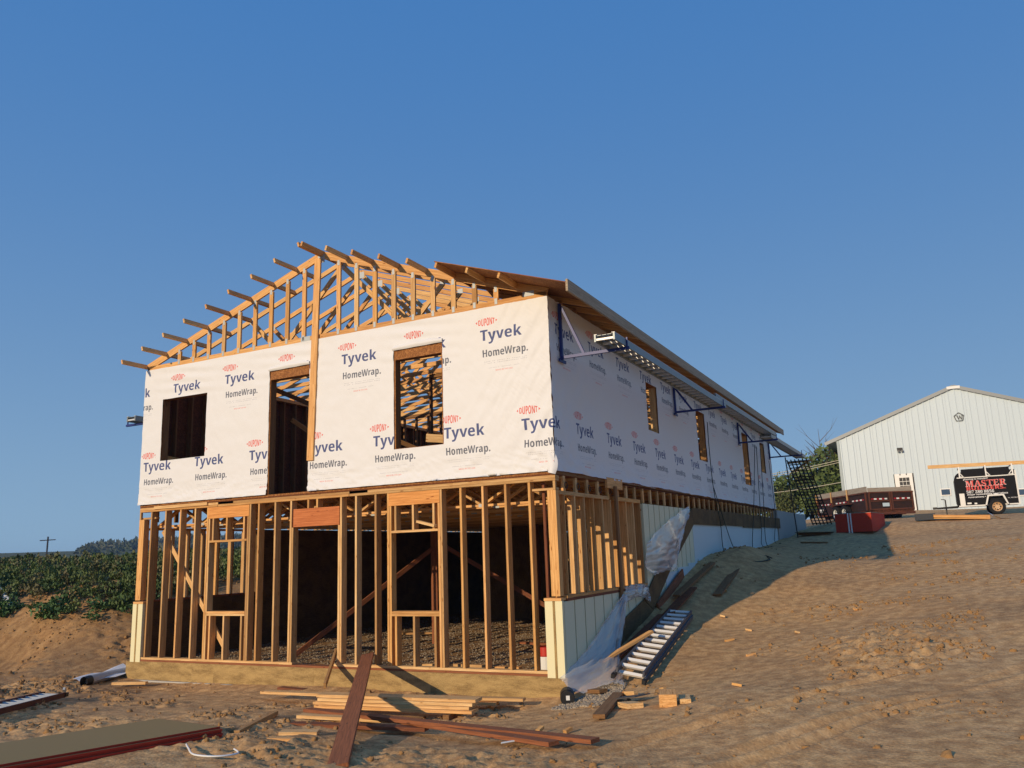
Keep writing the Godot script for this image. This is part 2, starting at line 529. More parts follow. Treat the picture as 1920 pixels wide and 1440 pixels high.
func soil_roughness(x: float, z: float) -> float:
	var k := 1.0
	# smoother close to the walls and on the trodden yard
	if z < 0.5 and x > -9.3 and x < 0.3: k *= 0.5
	var m := smoothstep(0.02, 0.34, noise_b.get_noise_2d(x * 1.3 + 40.0, z * 1.3))
	var ledge := smoothstep(3.4, 4.2, z) * smoothstep(5.6, 4.9, z) * smoothstep(2.6, 1.2, x)
	m = maxf(m, ledge * 0.9)
	var mx := (x - 4.2) / 0.95
	var mz := (z + 1.3) / 1.4
	var mound := exp(-(mx * mx + mz * mz))
	m = clampf(maxf(m, mound * 1.2), 0.0, 1.0)
	if x > 0.4: m *= 0.22 + 0.78 * minf(1.0, mound * 1.5 + ledge)
	if x < -8.5 and z > -4.0: m = maxf(m, 1.35 * smoothstep(-0.35, 0.25, noise_b.get_noise_2d(x * 1.8, z * 1.8)))
	var calm := smoothstep(-0.5, 1.2, x)
	var y := noise_b.get_noise_2d(x * 0.7, z * 0.7) * lerpf(0.055, 0.045, calm) + noise_c.get_noise_2d(x * 0.6, z * 0.6) * lerpf(0.020, 0.007, calm)
	if m > 0.01:
		var wx := x + noise_c.get_noise_2d(x * 1.5, z * 1.5 + 30.0) * 0.16
		var wz := z + noise_c.get_noise_2d(x * 1.5 + 60.0, z * 1.5) * 0.16
		var cell := 0.55 - (noise_d.get_noise_2d(wx * 0.8, wz * 0.8) + 1.0)
		var fine := noise_c.get_noise_2d(x * 3.1, z * 3.1)
		y += m * (maxf(cell, -0.2) * 0.085 + fine * 0.050 + noise_c.get_noise_2d(x * 1.4 + 9.0, z * 1.4) * 0.035)
	y += noise_c.get_noise_2d(x * 4.0 + 20.0, z * 4.0) * 0.004
	# drag marks and wheel ruts running up the lot
	if x > 0.8 and z < 7.0 and z > -9.0:
		var q := x * 0.82 + z * 0.57 + noise_b.get_noise_2d(x * 0.4, z * 0.4) * 0.35
		var along := x * 0.57 - z * 0.82
		for r in [3.6, 3.85, 4.9, 5.15, 6.7]:
			var t: float = (q - r) / 0.085
			if absf(t) < 4.0:
				var keep := smoothstep(-0.1, 0.3, noise_b.get_noise_2d(along * 0.5, r * 9.0))
				y += (exp(-t * t) * -0.034 + exp(-(absf(t) - 1.8) * (absf(t) - 1.8) * 2.0) * 0.020) * keep
	y += mound * 0.10
	var hx := (x - 0.75) / 0.55
	var hz := (z + 10.0) / 1.7
	y += exp(-(hx * hx + hz * hz)) * 0.24
	return y * k

func grid_lines(spans: Array) -> PackedFloat32Array:   # [from, to, step]
	var out := PackedFloat32Array()
	for s in spans:
		var n := maxi(1, int(round((s[1] - s[0]) / s[2])))
		for i in n: out.append(lerpf(s[0], s[1], float(i) / n))
	out.append(spans[-1][1])
	return out

func build_ground() -> void:
	var gx := grid_lines([[-900, -200, 70], [-200, -60, 10], [-60, -24, 1.5], [-24, -19, 0.25], [-19, -11, 0.09], [-11, -8.98, 0.07], [-8.98, -8.9, 0.08], [-8.9, -0.19, 0.07], [-0.19, -0.03, 0.16], [-0.03, 7.5, 0.055], [7.5, 14, 0.16], [14, 40, 1.3], [40, 200, 10], [200, 900, 70]])
	var gz := grid_lines([[-900, -200, 70], [-200, -60, 8], [-60, -34, 0.9], [-34, -19.08, 0.16], [-19.08, -8, 0.09], [-8, -0.15, 0.07], [-0.15, -0.01, 0.14], [-0.01, 6.6, 0.05], [6.6, 14, 0.2], [14, 60, 4], [60, 200, 20], [200, 600, 80]])
	var nx := gx.size()
	var nz := gz.size()
	var v := PackedVector3Array()
	v.resize(nx * nz)
	var col := PackedColorArray()
	col.resize(nx * nz)
	# the broad relief is smooth: take it on a coarse lattice in the middle and interpolate
	var lat := {}
	var soil := Color(1.0, 0.97, 0.93)
	var field := Color(0.13, 0.24, 0.09)
	for j in nz:
		var z := gz[j]
		for i in nx:
			var x := gx[i]
			var y: float
			if opening_free(x, z): y = -0.45
			else:
				if absf(x) < 30.0 and z > -50.0 and z < 25.0:
					var fx := floorf(x / 0.5)
					var fz := floorf(z / 0.5)
					var q := []
					for e in [Vector2i(0, 0), Vector2i(1, 0), Vector2i(0, 1), Vector2i(1, 1)]:
						var key: Vector2i = Vector2i(int(fx), int(fz)) + e
						if not lat.has(key): lat[key] = relief_y(key.x * 0.5, key.y * 0.5)
						q.append(lat[key])
					var tx := x / 0.5 - fx
					var tz := z / 0.5 - fz
					y = lerpf(lerpf(q[0], q[1], tx), lerpf(q[2], q[3], tx), tz) + soil_roughness(x, z)
				else: y = relief_y(x, z)
			v[j * nx + i] = Vector3(x, y, z)
			# soil patches: drier and damper earth; crops beyond the bank
			var t := noise_b.get_noise_2d(x * 0.7 + 300.0, z * 0.7) * 0.30 + noise_b.get_noise_2d(x * 2.6 + 10.0, z * 2.6) * 0.16 + noise_c.get_noise_2d(x * 0.8, z * 0.8) * 0.12
			var c := Color(soil.r * (1.0 + t), soil.g * (1.0 + t * 0.95), soil.b * (1.0 + t * 0.85))
			if x < -6.0: c = c.lerp(Color(c.r * 0.62, c.g * 0.60, c.b * 0.58), smoothstep(-7.5, -10.0, x + noise_b.get_noise_2d(x * 1.5, z * 1.5) * 4.0))   # damp, freshly dug earth
			var green := 0.0
			if x < -17.0: green = smoothstep(-24.0, -34.0, x + noise_b.get_noise_2d(x, z) * 6.0)
			if z < -46.0: green = maxf(green, smoothstep(-46.0, -52.0, z))
			col[j * nx + i] = c.lerp(field, green)
	var n := PackedVector3Array()
	n.resize(nx * nz)
	for j in nz:
		for i in nx:
			var a := v[j * nx + maxi(i - 1, 0)]
			var b := v[j * nx + mini(i + 1, nx - 1)]
			var c := v[maxi(j - 1, 0) * nx + i]
			var d := v[mini(j + 1, nz - 1) * nx + i]
			n[j * nx + i] = (d - c).cross(b - a).normalized()
	var ix := PackedInt32Array()
	ix.resize((nx - 1) * (nz - 1) * 6)
	var k := 0
	for j in nz - 1:
		for i in nx - 1:
			var a := j * nx + i
			ix[k] = a
			ix[k + 1] = a + 1
			ix[k + 2] = a + nx
			ix[k + 3] = a + 1
			ix[k + 4] = a + nx + 1
			ix[k + 5] = a + nx
			k += 6
	var g := mesh(arrays_mesh(v, n, PackedVector2Array(), ix, col), M.soil, "ground")
	tag(g, "bare brown dirt lot sloping up to the barn", "ground", "", "structure")

func lump_mesh(seed_at: int) -> ArrayMesh:
	var s := SphereMesh.new()
	s.radial_segments = 9
	s.rings = 5
	s.radius = 1.0
	s.height = 2.0
	var a := s.get_mesh_arrays()
	var v: PackedVector3Array = a[Mesh.ARRAY_VERTEX]
	noise_a.seed = seed_at
	for i in v.size():
		var p := v[i]
		v[i] = p * (1.0 + 0.45 * noise_a.get_noise_3d(p.x * 42.0, p.y * 42.0, p.z * 42.0) * 1.6) * Vector3(1, 0.7, 1)
	a[Mesh.ARRAY_VERTEX] = v
	var st := SurfaceTool.new()
	st.create_from_arrays(a)
	st.generate_normals()
	return st.commit()

func scatter(m: Mesh, mat: Material, xf: Array, called: String, parent: Node = self, cols := []) -> MultiMeshInstance3D:
	var mm := MultiMesh.new()
	mm.transform_format = MultiMesh.TRANSFORM_3D
	if cols.size() > 0: mm.use_colors = true
	mm.mesh = m
	mm.instance_count = xf.size()
	for i in xf.size():
		mm.set_instance_transform(i, xf[i])
		if cols.size() > 0: mm.set_instance_color(i, cols[i])
	var o := MultiMeshInstance3D.new()
	o.multimesh = mm
	o.material_override = mat
	put(o, called, parent)
	return o

func build_soil_details() -> void:
	var xf := []
	for k in 140000:
		if xf.size() > 22000: break
		var x := rng.randf_range(-15.0, 11.0)
		var z := rng.randf_range(-16.0, 7.5)
		if x > -9.4 and x < 0.15 and z < 0.12: continue
		var p := 0.9 * smoothstep(0.05, 0.36, noise_b.get_noise_2d(x * 1.3 + 40.0, z * 1.3)) + 0.03
		if z > 3.2 and z < 5.4 and x < 2.5: p += 0.35 * smoothstep(0.0, 0.3, noise_b.get_noise_2d(x * 3.0, z * 3.0))
		if x < -8.8 and z > -3.5: p += 0.5 * smoothstep(-0.1, 0.25, noise_b.get_noise_2d(x * 1.8, z * 1.8))
		if absf(x - 4.3) < 1.2 and absf(z + 1.6) < 1.6: p += 0.25
		if x > 0.4 and absf(x - 4.3) > 1.2: p *= 0.3
		if rng.randf() > p * 0.8: continue
		var s := 0.005 + 0.034 * pow(rng.randf(), 6.0)
		var y := relief_y(x, z) + soil_roughness(x, z)
		xf.append(Transform3D(Basis.from_euler(Vector3(rng.randf() * 3, rng.randf() * 6, rng.randf() * 3)).scaled(Vector3(s, s, s) * rng.randf_range(0.8, 1.3)), Vector3(x, y, z)))
	tag(scatter(lump_mesh(3), M.clod, xf, "dirt_clods"), "crumbly brown dirt clods scattered over the churned lot", "dirt", "", "stuff")
	# washed gravel inside the walkout and a spill of it by the corner
	var gr := textured(M.soil.albedo_texture, Color(0.70, 0.68, 0.64), 0.95)
	gr.uv1_triplanar = true
	gr.uv1_world_triplanar = true
	gr.uv1_scale = Vector3(0.9, 0.9, 0.9)
	var v := PackedVector3Array()
	var n := PackedVector3Array()
	var ix := PackedInt32Array()
	var nx := 90
	var nz := 200
	for j in nz + 1:
		for i in nx + 1:
			var x := lerpf(-8.95, -0.2, float(i) / nx)
			var z := lerpf(-19.05, -0.1, float(j) / nz)
			v.append(Vector3(x, -0.075 + noise_c.get_noise_2d(x * 0.5, z * 0.5) * 0.05 + noise_d.get_noise_2d(x, z) * 0.012, z))
	for j in nz + 1:
		for i in nx + 1:
			var a := v[j * (nx + 1) + maxi(i - 1, 0)]
			var b := v[j * (nx + 1) + mini(i + 1, nx)]
			var c := v[maxi(j - 1, 0) * (nx + 1) + i]
			var d := v[mini(j + 1, nz) * (nx + 1) + i]
			n.append((d - c).cross(b - a).normalized())
	for j in nz:
		for i in nx:
			var a := j * (nx + 1) + i
			ix.append_array([a, a + 1, a + nx + 1, a + 1, a + nx + 2, a + nx + 1])
	var bed := mesh(arrays_mesh(v, n, PackedVector2Array(), ix), gr, "gravel_floor")
	tag(bed, "gravel bed of the open lower storey", "gravel", "", "structure")
	var stones := []
	var cols := []
	for k in 15000:
		var x := rng.randf_range(-8.9, -0.25)
		var z := -0.15 - 10.5 * pow(rng.randf(), 1.3)
		var s := rng.randf_range(0.009, 0.019)
		stones.append(Transform3D(Basis.from_euler(Vector3(rng.randf() * 6, rng.randf() * 6, 0)).scaled(Vector3(s, s, s)), Vector3(x, -0.082 + noise_c.get_noise_2d(x * 0.5, z * 0.5) * 0.05, z)))
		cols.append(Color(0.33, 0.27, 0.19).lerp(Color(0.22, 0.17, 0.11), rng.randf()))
	var pm := plain(Color(1, 1, 1), 0.85)
	pm.vertex_color_use_as_albedo = true
	var pebble := lump_mesh(8)
	tag(scatter(pebble, pm, stones, "gravel", self, cols), "loose washed pebbles covering the floor of the open lower storey", "gravel", "", "stuff")
	stones = []
	cols = []
	for k in 2600:
		var a := rng.randf() * TAU
		var r := sqrt(rng.randf()) * (0.75 + 0.2 * sin(a * 3.0))
		var x := 0.62 + cos(a) * r * 0.55
		var z := 0.35 + sin(a) * r
		var s := rng.randf_range(0.008, 0.02)
		stones.append(Transform3D(Basis.from_euler(Vector3(rng.randf() * 6, rng.randf() * 6, 0)).scaled(Vector3(s, s, s)), Vector3(x, ground_y(x, z) + soil_roughness(x, z) + s * 0.4, z)))
		cols.append(Color(0.46, 0.38, 0.27).lerp(Color(0.24, 0.19, 0.13), rng.randf()))
	tag(scatter(pebble, pm, stones, "gravel", self, cols), "tan pebbles spilled at the house corner beside the black drain end", "gravel", "", "stuff")

# ------------------------------------------------------------------ the house
func roof_y(x: float) -> float:   # top of the top chords
	return TOP + 0.145 + (HALF - absf(x + HALF)) * SLOPE

# rectangles left over when openings are cut out of a wall, in (s, y)
func around(s0: float, s1: float, y0: float, y1: float, holes: Array) -> Array:
	var cuts := [s0, s1]
	for h in holes: cuts.append_array([h[0], h[1]])
	cuts.sort()
	var out := []
	for k in cuts.size() - 1:
		var a: float = cuts[k]
		var b: float = cuts[k + 1]
		if b - a < 0.005: continue
		var y := y0
		for h in holes:
			if a >= h[0] - 0.001 and b <= h[1] + 0.001:
				if h[2] - y > 0.005: out.append([a, b, y, h[2]])
				y = h[3]
		if y1 - y > 0.005: out.append([a, b, y, y1])
	return out

const FRONT_HOLES := [[-8.60, -7.38, 3.80, 5.05], [-5.74, -4.80, 2.95, 5.09], [-2.91, -1.98, 3.54, 5.08]]
const SIDE_HOLES := [[4.82, 5.57, 4.14, 5.15], [8.86, 9.69, 3.86, 5.12], [14.30, 15.20, 3.56, 5.17], [17.25, 18.05, 4.14, 5.16]]

# house wrap: a creased sheet with the openings cut out; s runs round the corner
func wrap_panel(called: String, parent: Node, s0: float, s1: float, holes: Array, side: bool, step: float) -> void:
	var y0 := 2.955
	var y1 := 5.716
	var sl := [s0, s1]
	var yl := [y0, y1]
	for h in holes:
		sl.append_array([h[0], h[1]])
		yl.append_array([h[2], h[3]])
	sl.sort()
	yl.sort()
	var gs := []
	for k in sl.size() - 1:
		var n := maxi(1, int(ceil((sl[k + 1] - sl[k]) / step)))
		for i in n: gs.append(lerpf(sl[k], sl[k + 1], float(i) / n))
	gs.append(s1)
	var gy := []
	for k in yl.size() - 1:
		var n := int(ceil((yl[k + 1] - yl[k]) / step))
		if yl[k + 1] - yl[k] < 0.002: continue
		for i in maxi(1, n): gy.append(lerpf(yl[k], yl[k + 1], float(i) / maxi(1, n)))
	gy.append(y1)
	var v := PackedVector3Array()
	var uv := PackedVector2Array()
	for y in gy:
		for s in gs:
			var d := 0.016 + maxf(crease(s, y), -0.014)
			var edge := clampf((y - y0) / 0.25, 0.0, 1.0)
			d += (1.0 - edge) * (1.0 - edge) * (0.02 + 0.035 * maxf(0.0, noise_c.get_noise_2d(s * 0.6, 7.0)))
			var yy: float = y
			if y == y0: yy += noise_c.get_noise_2d(s * 0.35, 3.0) * 0.03
			if side: v.append(Vector3(d, yy, -s))
			else: v.append(Vector3(s, yy, d))
			uv.append(Vector2((s + 0.5227) / 1.4232 + 0.1, (5.736 - yy) / 3.0792))
	var w := gs.size()
	var ix := PackedInt32Array()
	for j in gy.size() - 1:
		for i in w - 1:
			var cs: float = (gs[i] + gs[i + 1]) * 0.5
			var cy: float = (gy[j] + gy[j + 1]) * 0.5
			var cut := false
			for h in holes:
				if cs > h[0] and cs < h[1] and cy > h[2] and cy < h[3]: cut = true
			if cut: continue
			var a := j * w + i
			ix.append_array([a, a + w, a + 1, a + 1, a + w, a + w + 1])
	var st := SurfaceTool.new()
	var nn := PackedVector3Array()
	nn.resize(v.size())
	for i in v.size(): nn[i] = Vector3.RIGHT if side else Vector3.BACK
	st.create_from(arrays_mesh(v, nn, uv, ix), 0)
	st.generate_normals()
	mesh(st.commit(), M.wrap, called, parent)

func crease(s: float, y: float) -> float:
	var d := noise_b.get_noise_2d(s * 1.6, y * 2.2) * 0.006
	# taut folds fanning out of the corner, level sags along the bottom, small puckers elsewhere
	var fan := smoothstep(2.3, 0.2, absf(s))
	var r := 1.0 - absf(noise_c.get_noise_2d((s * 0.8 - y * 0.55) * 1.7, (s * 0.25 + y * 0.3) * 0.5))
	d += (pow(r, 5.0) - 0.35) * 0.022 * fan
	var low := smoothstep(3.55, 3.0, y)
	var q := 1.0 - absf(noise_c.get_noise_2d(s * 0.35, y * 3.2 + sin(s * 1.3) * 0.8))
	d += (pow(q, 6.0) - 0.3) * 0.022 * low
	d += noise_c.get_noise_2d(s * 1.3 + 50.0, y * 1.3) * 0.008
	if s < -8.52: d += 0.012   # lapped seam
	if s > 9.9: d += 0.010
	for x in [-7.92, -2.42, -5.3]:   # puckers above the openings
		var t: float = (s - x) / 0.8
		if absf(t) < 1.3 and y > 5.0: d += exp(-t * t) * 0.008 * sin((y - 5.0) * 30.0 + s * 3.0)
	return d

func gusset(parent: Node, x: float, y: float, w: float, h: float, z: float) -> void:
	slab("connector_plate", parent, Vector3(x - w * 0.5, y - h * 0.5, z), Vector3(x + w * 0.5, y + h * 0.5, z + 0.003), M.plate)

func roof_truss(parent: Node, z: float, plates: bool) -> void:
	var t := part("roof_truss", parent)
	t.position.z = z
	var tail := 0.57
	var o := Vector3(0, -0.047, 0)
	bar("top_chord", t, Vector3(-WIDE, roof_y(-WIDE), 0) + o, Vector3(-HALF, roof_y(-HALF), 0) + o, 0.089, 0.038, M.truss_wood)
	bar("top_chord", t, Vector3(-HALF, roof_y(-HALF), 0) + o, Vector3(tail, roof_y(tail), 0) + o, 0.089, 0.038, M.truss_wood)
	bar("bottom_chord", t, Vector3(-WIDE, TOP + 0.045, 0), Vector3(0, TOP + 0.045, 0), 0.089, 0.038, M.truss_wood)
	var third := WIDE / 3.0
	for s in [-1.0, 1.0]:
		var foot := Vector3(-HALF + s * third * 0.5, TOP + 0.08, 0)
		bar("web", t, foot, Vector3(-HALF, roof_y(-HALF) - 0.1, 0), 0.089, 0.036, M.truss_wood)
		var q: float = -HALF + s * HALF * 0.5
		bar("web", t, foot, Vector3(q, roof_y(q) - 0.1, 0), 0.089, 0.036, M.truss_wood)
		if plates:
			gusset(t, foot.x, TOP + 0.06, 0.16, 0.10, 0.02)
			gusset(t, q, roof_y(q) - 0.09, 0.11, 0.09, 0.02)
	if plates: gusset(t, -HALF, roof_y(-HALF) - 0.12, 0.16, 0.13, 0.02)

func gable_truss(parent: Node) -> void:
	var t := part("gable_truss", parent)
	var z := -0.02
	for s in [-1.0, 1.0]:
		var e := Vector3(-HALF + s * HALF, roof_y(-HALF + s * HALF) - 0.074, z)
		bar("top_chord", t, e, Vector3(-HALF, roof_y(-HALF) - 0.074, z), 0.14, 0.038, M.truss_wood)
	bar("bottom_chord", t, Vector3(-WIDE, TOP + 0.046, z), Vector3(-HALF - 0.02, TOP + 0.046, z), 0.09, 0.038, M.truss_wood)
	bar("bottom_chord", t, Vector3(-HALF - 0.02, TOP + 0.046, z), Vector3(0, TOP + 0.046, z), 0.09, 0.038, M.truss_wood)
	for k in 10:
		for s in [-1.0, 1.0]:
			var x: float = -HALF + s * 0.4064 * (k + 1)
			var y1 := roof_y(x) - 0.16
			if y1 - TOP < 0.16: continue
			bar("gable_stud", t, Vector3(x, TOP + 0.091, z), Vector3(x, y1, z), 0.089, 0.038, M.lumber, Vector3.RIGHT)
			gusset(t, x, TOP + 0.075, 0.05, 0.10, 0.001)
			gusset(t, x, y1 - 0.01, 0.05, 0.10, 0.001)
	gusset(t, -HALF - 0.35, TOP + 0.05, 0.22, 0.09, 0.001)
	gusset(t, -HALF, roof_y(-HALF) - 0.15, 0.16, 0.16, 0.001)
	gusset(t, -0.32, TOP + 0.10, 0.2, 0.08, 0.001)

func floor_truss(parent: Node, z: float, webs: bool) -> void:
	var t := part("floor_truss", parent)
	t.position.z = z
	var lo := 2.50 + 0.019
	var hi := 2.895 - 0.019
	bar("top_chord", t, Vector3(-WIDE + 0.05, hi, 0), Vector3(-0.01, hi, 0), 0.038, 0.089, M.lumber)
	bar("bottom_chord", t, Vector3(-WIDE + 0.05, lo, 0), Vector3(-0.16, lo, 0), 0.038, 0.089, M.lumber)
	for x in [-0.03, -WIDE + 0.07]: bar("end_block", t, Vector3(x, 2.62, 0), Vector3(x, hi - 0.02, 0), 0.038, 0.089, M.weathered if x < -1.0 else M.lumber, Vector3.RIGHT)
	if webs:
		var n := 14
		for k in n:
			var a := lerpf(-WIDE + 0.15, -0.2, float(k) / n)
			var b := lerpf(-WIDE + 0.15, -0.2, float(k + 1) / n)
			var up := k % 2 == 0
			bar("web", t, Vector3(a, lo if up else hi, 0), Vector3(b, hi if up else lo, 0), 0.036, 0.086, M.lumber)
		for k in range(1, 7): gusset(t, lerpf(-WIDE + 0.15, -0.2, k / 7.0), lo, 0.12, 0.05, 0.046)

func build_house() -> void:
	var h := thing("house_under_construction", "two storey house frame wrapped in printed white house wrap above bare studs", "house")
	var up := Vector3.UP
	# --- foundation: treated plywood skirt on a footing, red-brown sill plate
	for k in 4:
		var a := -9.27 + k * 2.33
		slab("skirt_board", h, Vector3(a, -0.365 + 0.003 * (k % 2), -0.02), Vector3(a + 2.327, -0.035, 0.012 + 0.002 * (k % 2)), M.skirt)
	slab("skirt_board", h, Vector3(0.04, -0.36, -2.3), Vector3(0.056, -0.04, 0.01), M.skirt)
	slab("skirt_board", h, Vector3(-9.276, -0.36, -2.3), Vector3(-9.262, -0.04, -0.021), M.skirt)
	slab("footing", h, Vector3(-9.33, -0.55, -0.18), Vector3(0.10, -0.368, 0.06), M.concrete)
	slab("sill_plate", h, Vector3(-9.0, -0.034, -0.14), Vector3(-0.25, 0.0, 0.004), M.treated[0])
	slab("bottom_plate", h, Vector3(-8.98, 0.001, -0.14), Vector3(-5.11, 0.039, -0.002), M.lumber)
	slab("bottom_plate", h, Vector3(-4.2, 0.001, -0.14), Vector3(-0.26, 0.039, -0.002), M.lumber)
	# --- lower front wall
	var wall := part("front_stud_wall", h)
	var full := [-8.81, -8.41, -8.0, -7.6, -7.265, -6.19, -5.98, -5.58, -5.215, -4.085, -3.765, -3.355, -3.10, -2.06, -1.69, -1.29, -0.88, -0.47]
	for x in full:
		var o := slab("stud", wall, Vector3(x, 0.042, -0.14), Vector3(x + 0.038, 2.803, -0.001), M.lumber)
		o.rotate_z(rng.randf_range(-0.003, 0.003))
	for x in [-7.22, -6.235, -3.055, -2.105]: slab("trimmer", wall, Vector3(x, 0.04, -0.14), Vector3(x + 0.038, 2.588, -0.002), M.lumber)
	for x in [-5.17, -4.13]: slab("trimmer", wall, Vector3(x, 0.04, -0.14), Vector3(x + 0.038, 2.33, -0.002), M.lumber)
	for w in [[-7.18, -6.237], [-3.015, -2.107]]:
		var f: float = w[0]
		var t: float = w[1]
		slab("header", wall, Vector3(f - 0.05, 2.59, -0.10), Vector3(t + 0.045, 2.80, 0.006), M.fir_header)
		slab("sill", wall, Vector3(f, 2.142, -0.14), Vector3(t, 2.18, 0.001), M.lumber)
		slab("sill", wall, Vector3(f, 0.852, -0.14), Vector3(t, 0.89, 0.001), M.lumber)
		slab("sill", wall, Vector3(f, 0.812, -0.14), Vector3(t, 0.85, -0.001), M.lumber)
		for k in 3:
			var x: float = [f + 0.06, f + 0.41, t - 0.1][k]
			slab("cripple_stud", wall, Vector3(x, 2.182, -0.14), Vector3(x + 0.038, 2.588, -0.003), M.lumber)
			slab("cripple_stud", wall, Vector3(x, 0.04, -0.14), Vector3(x + 0.038, 0.81, -0.003), M.lumber)
	slab("header", wall, Vector3(-5.13, 2.335, -0.10), Vector3(-4.095, 2.65, 0.006), M.red_header)
	for x in [-4.82, -4.62]: slab("cripple_stud", wall, Vector3(x, 2.652, -0.14), Vector3(x + 0.038, 2.804, -0.003), M.lumber)
	# broken fill strip in the right-hand window and loose braces behind the wall
	bar("brace", wall, Vector3(-2.50, 2.31, -0.02), Vector3(-2.13, 2.22, 0.02), 0.04, 0.09, M.lumber)
	bar("brace", wall, Vector3(-8.62, 2.42, -0.165), Vector3(-6.75, 0.10, -0.165), 0.09, 0.036, M.lumber)
	bar("brace", wall, Vector3(-8.55, 2.80, -0.17), Vector3(-8.45, 2.40, -0.17), 0.09, 0.036, M.lumber)
	for p in [[-9.13, -7.0, M.lumber[0]], [-6.99, -3.9, M.lumber[3]], [-3.89, 0.0, M.lumber[1]]]:
		slab("top_plate", wall, Vector3(p[0], 2.806, -0.14), Vector3(p[1], 2.846, 0.002), M.lumber)
		slab("top_plate", wall, Vector3(p[0], 2.848, -0.14), Vector3(minf(p[1] + 0.4, 0.0) - 0.003, 2.888, 0.0), p[2])
	slab("rim_strip", h, Vector3(-8.7, 2.846, 0.004), Vector3(-7.25, 2.905, 0.03), M.lumber)
	slab("deck_edge", h, Vector3(-9.13, 2.892, -0.3), Vector3(-0.003, 2.912, 0.0), M.osb_dark)
	# --- corner posts, foam corners
	for c in [[-0.005, -1.0], [-9.135, 1.0]]:
		var x: float = c[0]
		var s: float = c[1]
		slab("corner_post", h, Vector3(x, 1.10, -0.13), Vector3(x + s * 0.14, 2.66, -0.003), M.truss_wood[0])
		slab("corner_post", h, Vector3(x, 2.662, -0.045), Vector3(x + s * 0.04, 2.804, -0.003), M.lumber)
		slab("corner_block", h, Vector3(x, 2.62 + 0.045, -0.135), Vector3(x + s * 0.42, 2.70, -0.048), M.lumber)
		slab("treated_post", h, Vector3(x + s * 0.25, 0.0, -0.19), Vector3(x + s * 0.29, 2.80, -0.145), M.treated)
		slab("knee_plate", h, Vector3(x + 0.02 * -s, 1.035, -0.16), Vector3(x + s * 0.26, 1.075, 0.02), M.lumber)
		slab("foam_board", h, Vector3(x + 0.03 * -s, -0.05, -0.05), Vector3(x + s * 0.085, 1.033, 0.015), M.foam)
		slab("nailer", h, Vector3(x + s * 0.087, -0.05, -0.05), Vector3(x + s * 0.122, 1.033, 0.022), M.skirt)
		slab("foam_board", h, Vector3(x + s * 0.124, -0.05, -0.05), Vector3(x + s * 0.25, 1.033, 0.017), M.foam)
	# --- right-hand lower wall: short studs over a foam-lined knee wall, then foam to the deck
	var side := part("side_stud_wall", h)
	for k in 10:
		var z := -0.30 - 0.4064 * k
		slab("stud", side, Vector3(-0.14, 1.10, z - 0.038), Vector3(-0.002, 2.60, z), M.lumber)
	for k in [1, 4, 7]: slab("stud", side, Vector3(-0.14, 1.10, -0.34 - 0.4064 * k - 0.038), Vector3(-0.012, 2.60, -0.34 - 0.4064 * k), M.lumber)
	slab("top_plate", side, Vector3(-0.14, 2.602, -2.28), Vector3(0.0, 2.66, -0.14), M.lumber)
	slab("top_plate", side, Vector3(-0.14, 2.602, -4.0), Vector3(0.003, 2.67, -2.52), M.lumber)
	slab("knee_plate", side, Vector3(-0.15, 1.062, -4.0), Vector3(0.04, 1.10, -0.165), M.lumber)
	slab("knee_plate", side, Vector3(-0.15, 1.02, -4.0), Vector3(0.036, 1.06, -0.165), M.treated)
	for k in 10:
		var z := -0.055 - 0.4064 * k
		slab("foam_board", side, Vector3(-0.05, -0.3, z - 0.366), Vector3(0.03, 1.018, z), M.foam_gray)
	for k in 10:
		var z := -4.05 - 0.36 * k
		slab("foam_board", side, Vector3(-0.05, 0.0, z - 0.318), Vector3(0.03, 2.60, z), M.foam_gray)
	slab("foam_board", h, Vector3(-0.05, 0.5, -19.2), Vector3(0.022, 2.5, -7.66), M.blue_foam)
	for k in 5: slab("foam_board", h, Vector3(0.031, 0.0, -5.2 - 0.9 * k - 0.89), Vector3(0.048, 1.25 + 0.07 * k, -5.2 - 0.9 * k), M.blue_foam)
	# treated grade boards: a level run under the deck, stepping down the slope to the corner
	var ply_turn := Basis(Vector3(0, 0, -1), Vector3.UP, Vector3(1, 0, 0))   # local x runs back along the wall
	for q in [[7.62, 10.6, 2.25], [10.61, 13.2, 2.27], [13.21, 16.0, 2.24], [16.01, 19.7, 2.28]]:
		slab("grade_board", h, Vector3(0.036, q[2], -q[1]), Vector3(0.056, 2.60 + 0.03, -q[0]), M.grade_ply)
	for o in [[[7.62, 2.63], [7.62, 2.25], [7.3, 2.1], [5.54, 1.32], [4.75, 1.40], [5.91, 1.97]], [[5.52, 1.31], [4.19, 0.60], [3.66, 0.82], [4.74, 1.39]], [[4.17, 0.59], [2.14, 0.02], [1.9, 0.0], [2.18, 0.50], [3.64, 0.81]]]:
		var pts := PackedVector2Array()
		for p in o: pts.append(Vector2(p[0], p[1]))
		var g := mesh(plate_mesh(pts, 0.018), M.grade_ply, "grade_board", h)
		g.transform = Transform3D(ply_turn, Vector3(0.052, 0, 0))
	slab("prop_post", h, Vector3(0.05, 0.42, -2.50), Vector3(0.085, 2.84, -2.40), M.weathered)
	slab("rim_board", h, Vector3(0.0, 2.80, -2.90), Vector3(0.045, 2.985, -2.12), M.lumber[2])
	slab("rim_strip", h, Vector3(-0.02, 2.905, -2.10), Vector3(0.004, 2.95, -0.02), M.weathered)
	# --- interior of the lower storey
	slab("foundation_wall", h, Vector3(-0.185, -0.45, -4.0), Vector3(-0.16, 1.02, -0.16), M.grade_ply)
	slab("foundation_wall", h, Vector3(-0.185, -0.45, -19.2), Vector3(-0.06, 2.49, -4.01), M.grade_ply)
	slab("foundation_wall", h, Vector3(-9.13, -0.45, -3.15), Vector3(-8.97, 1.05, -0.16), M.grade_ply)
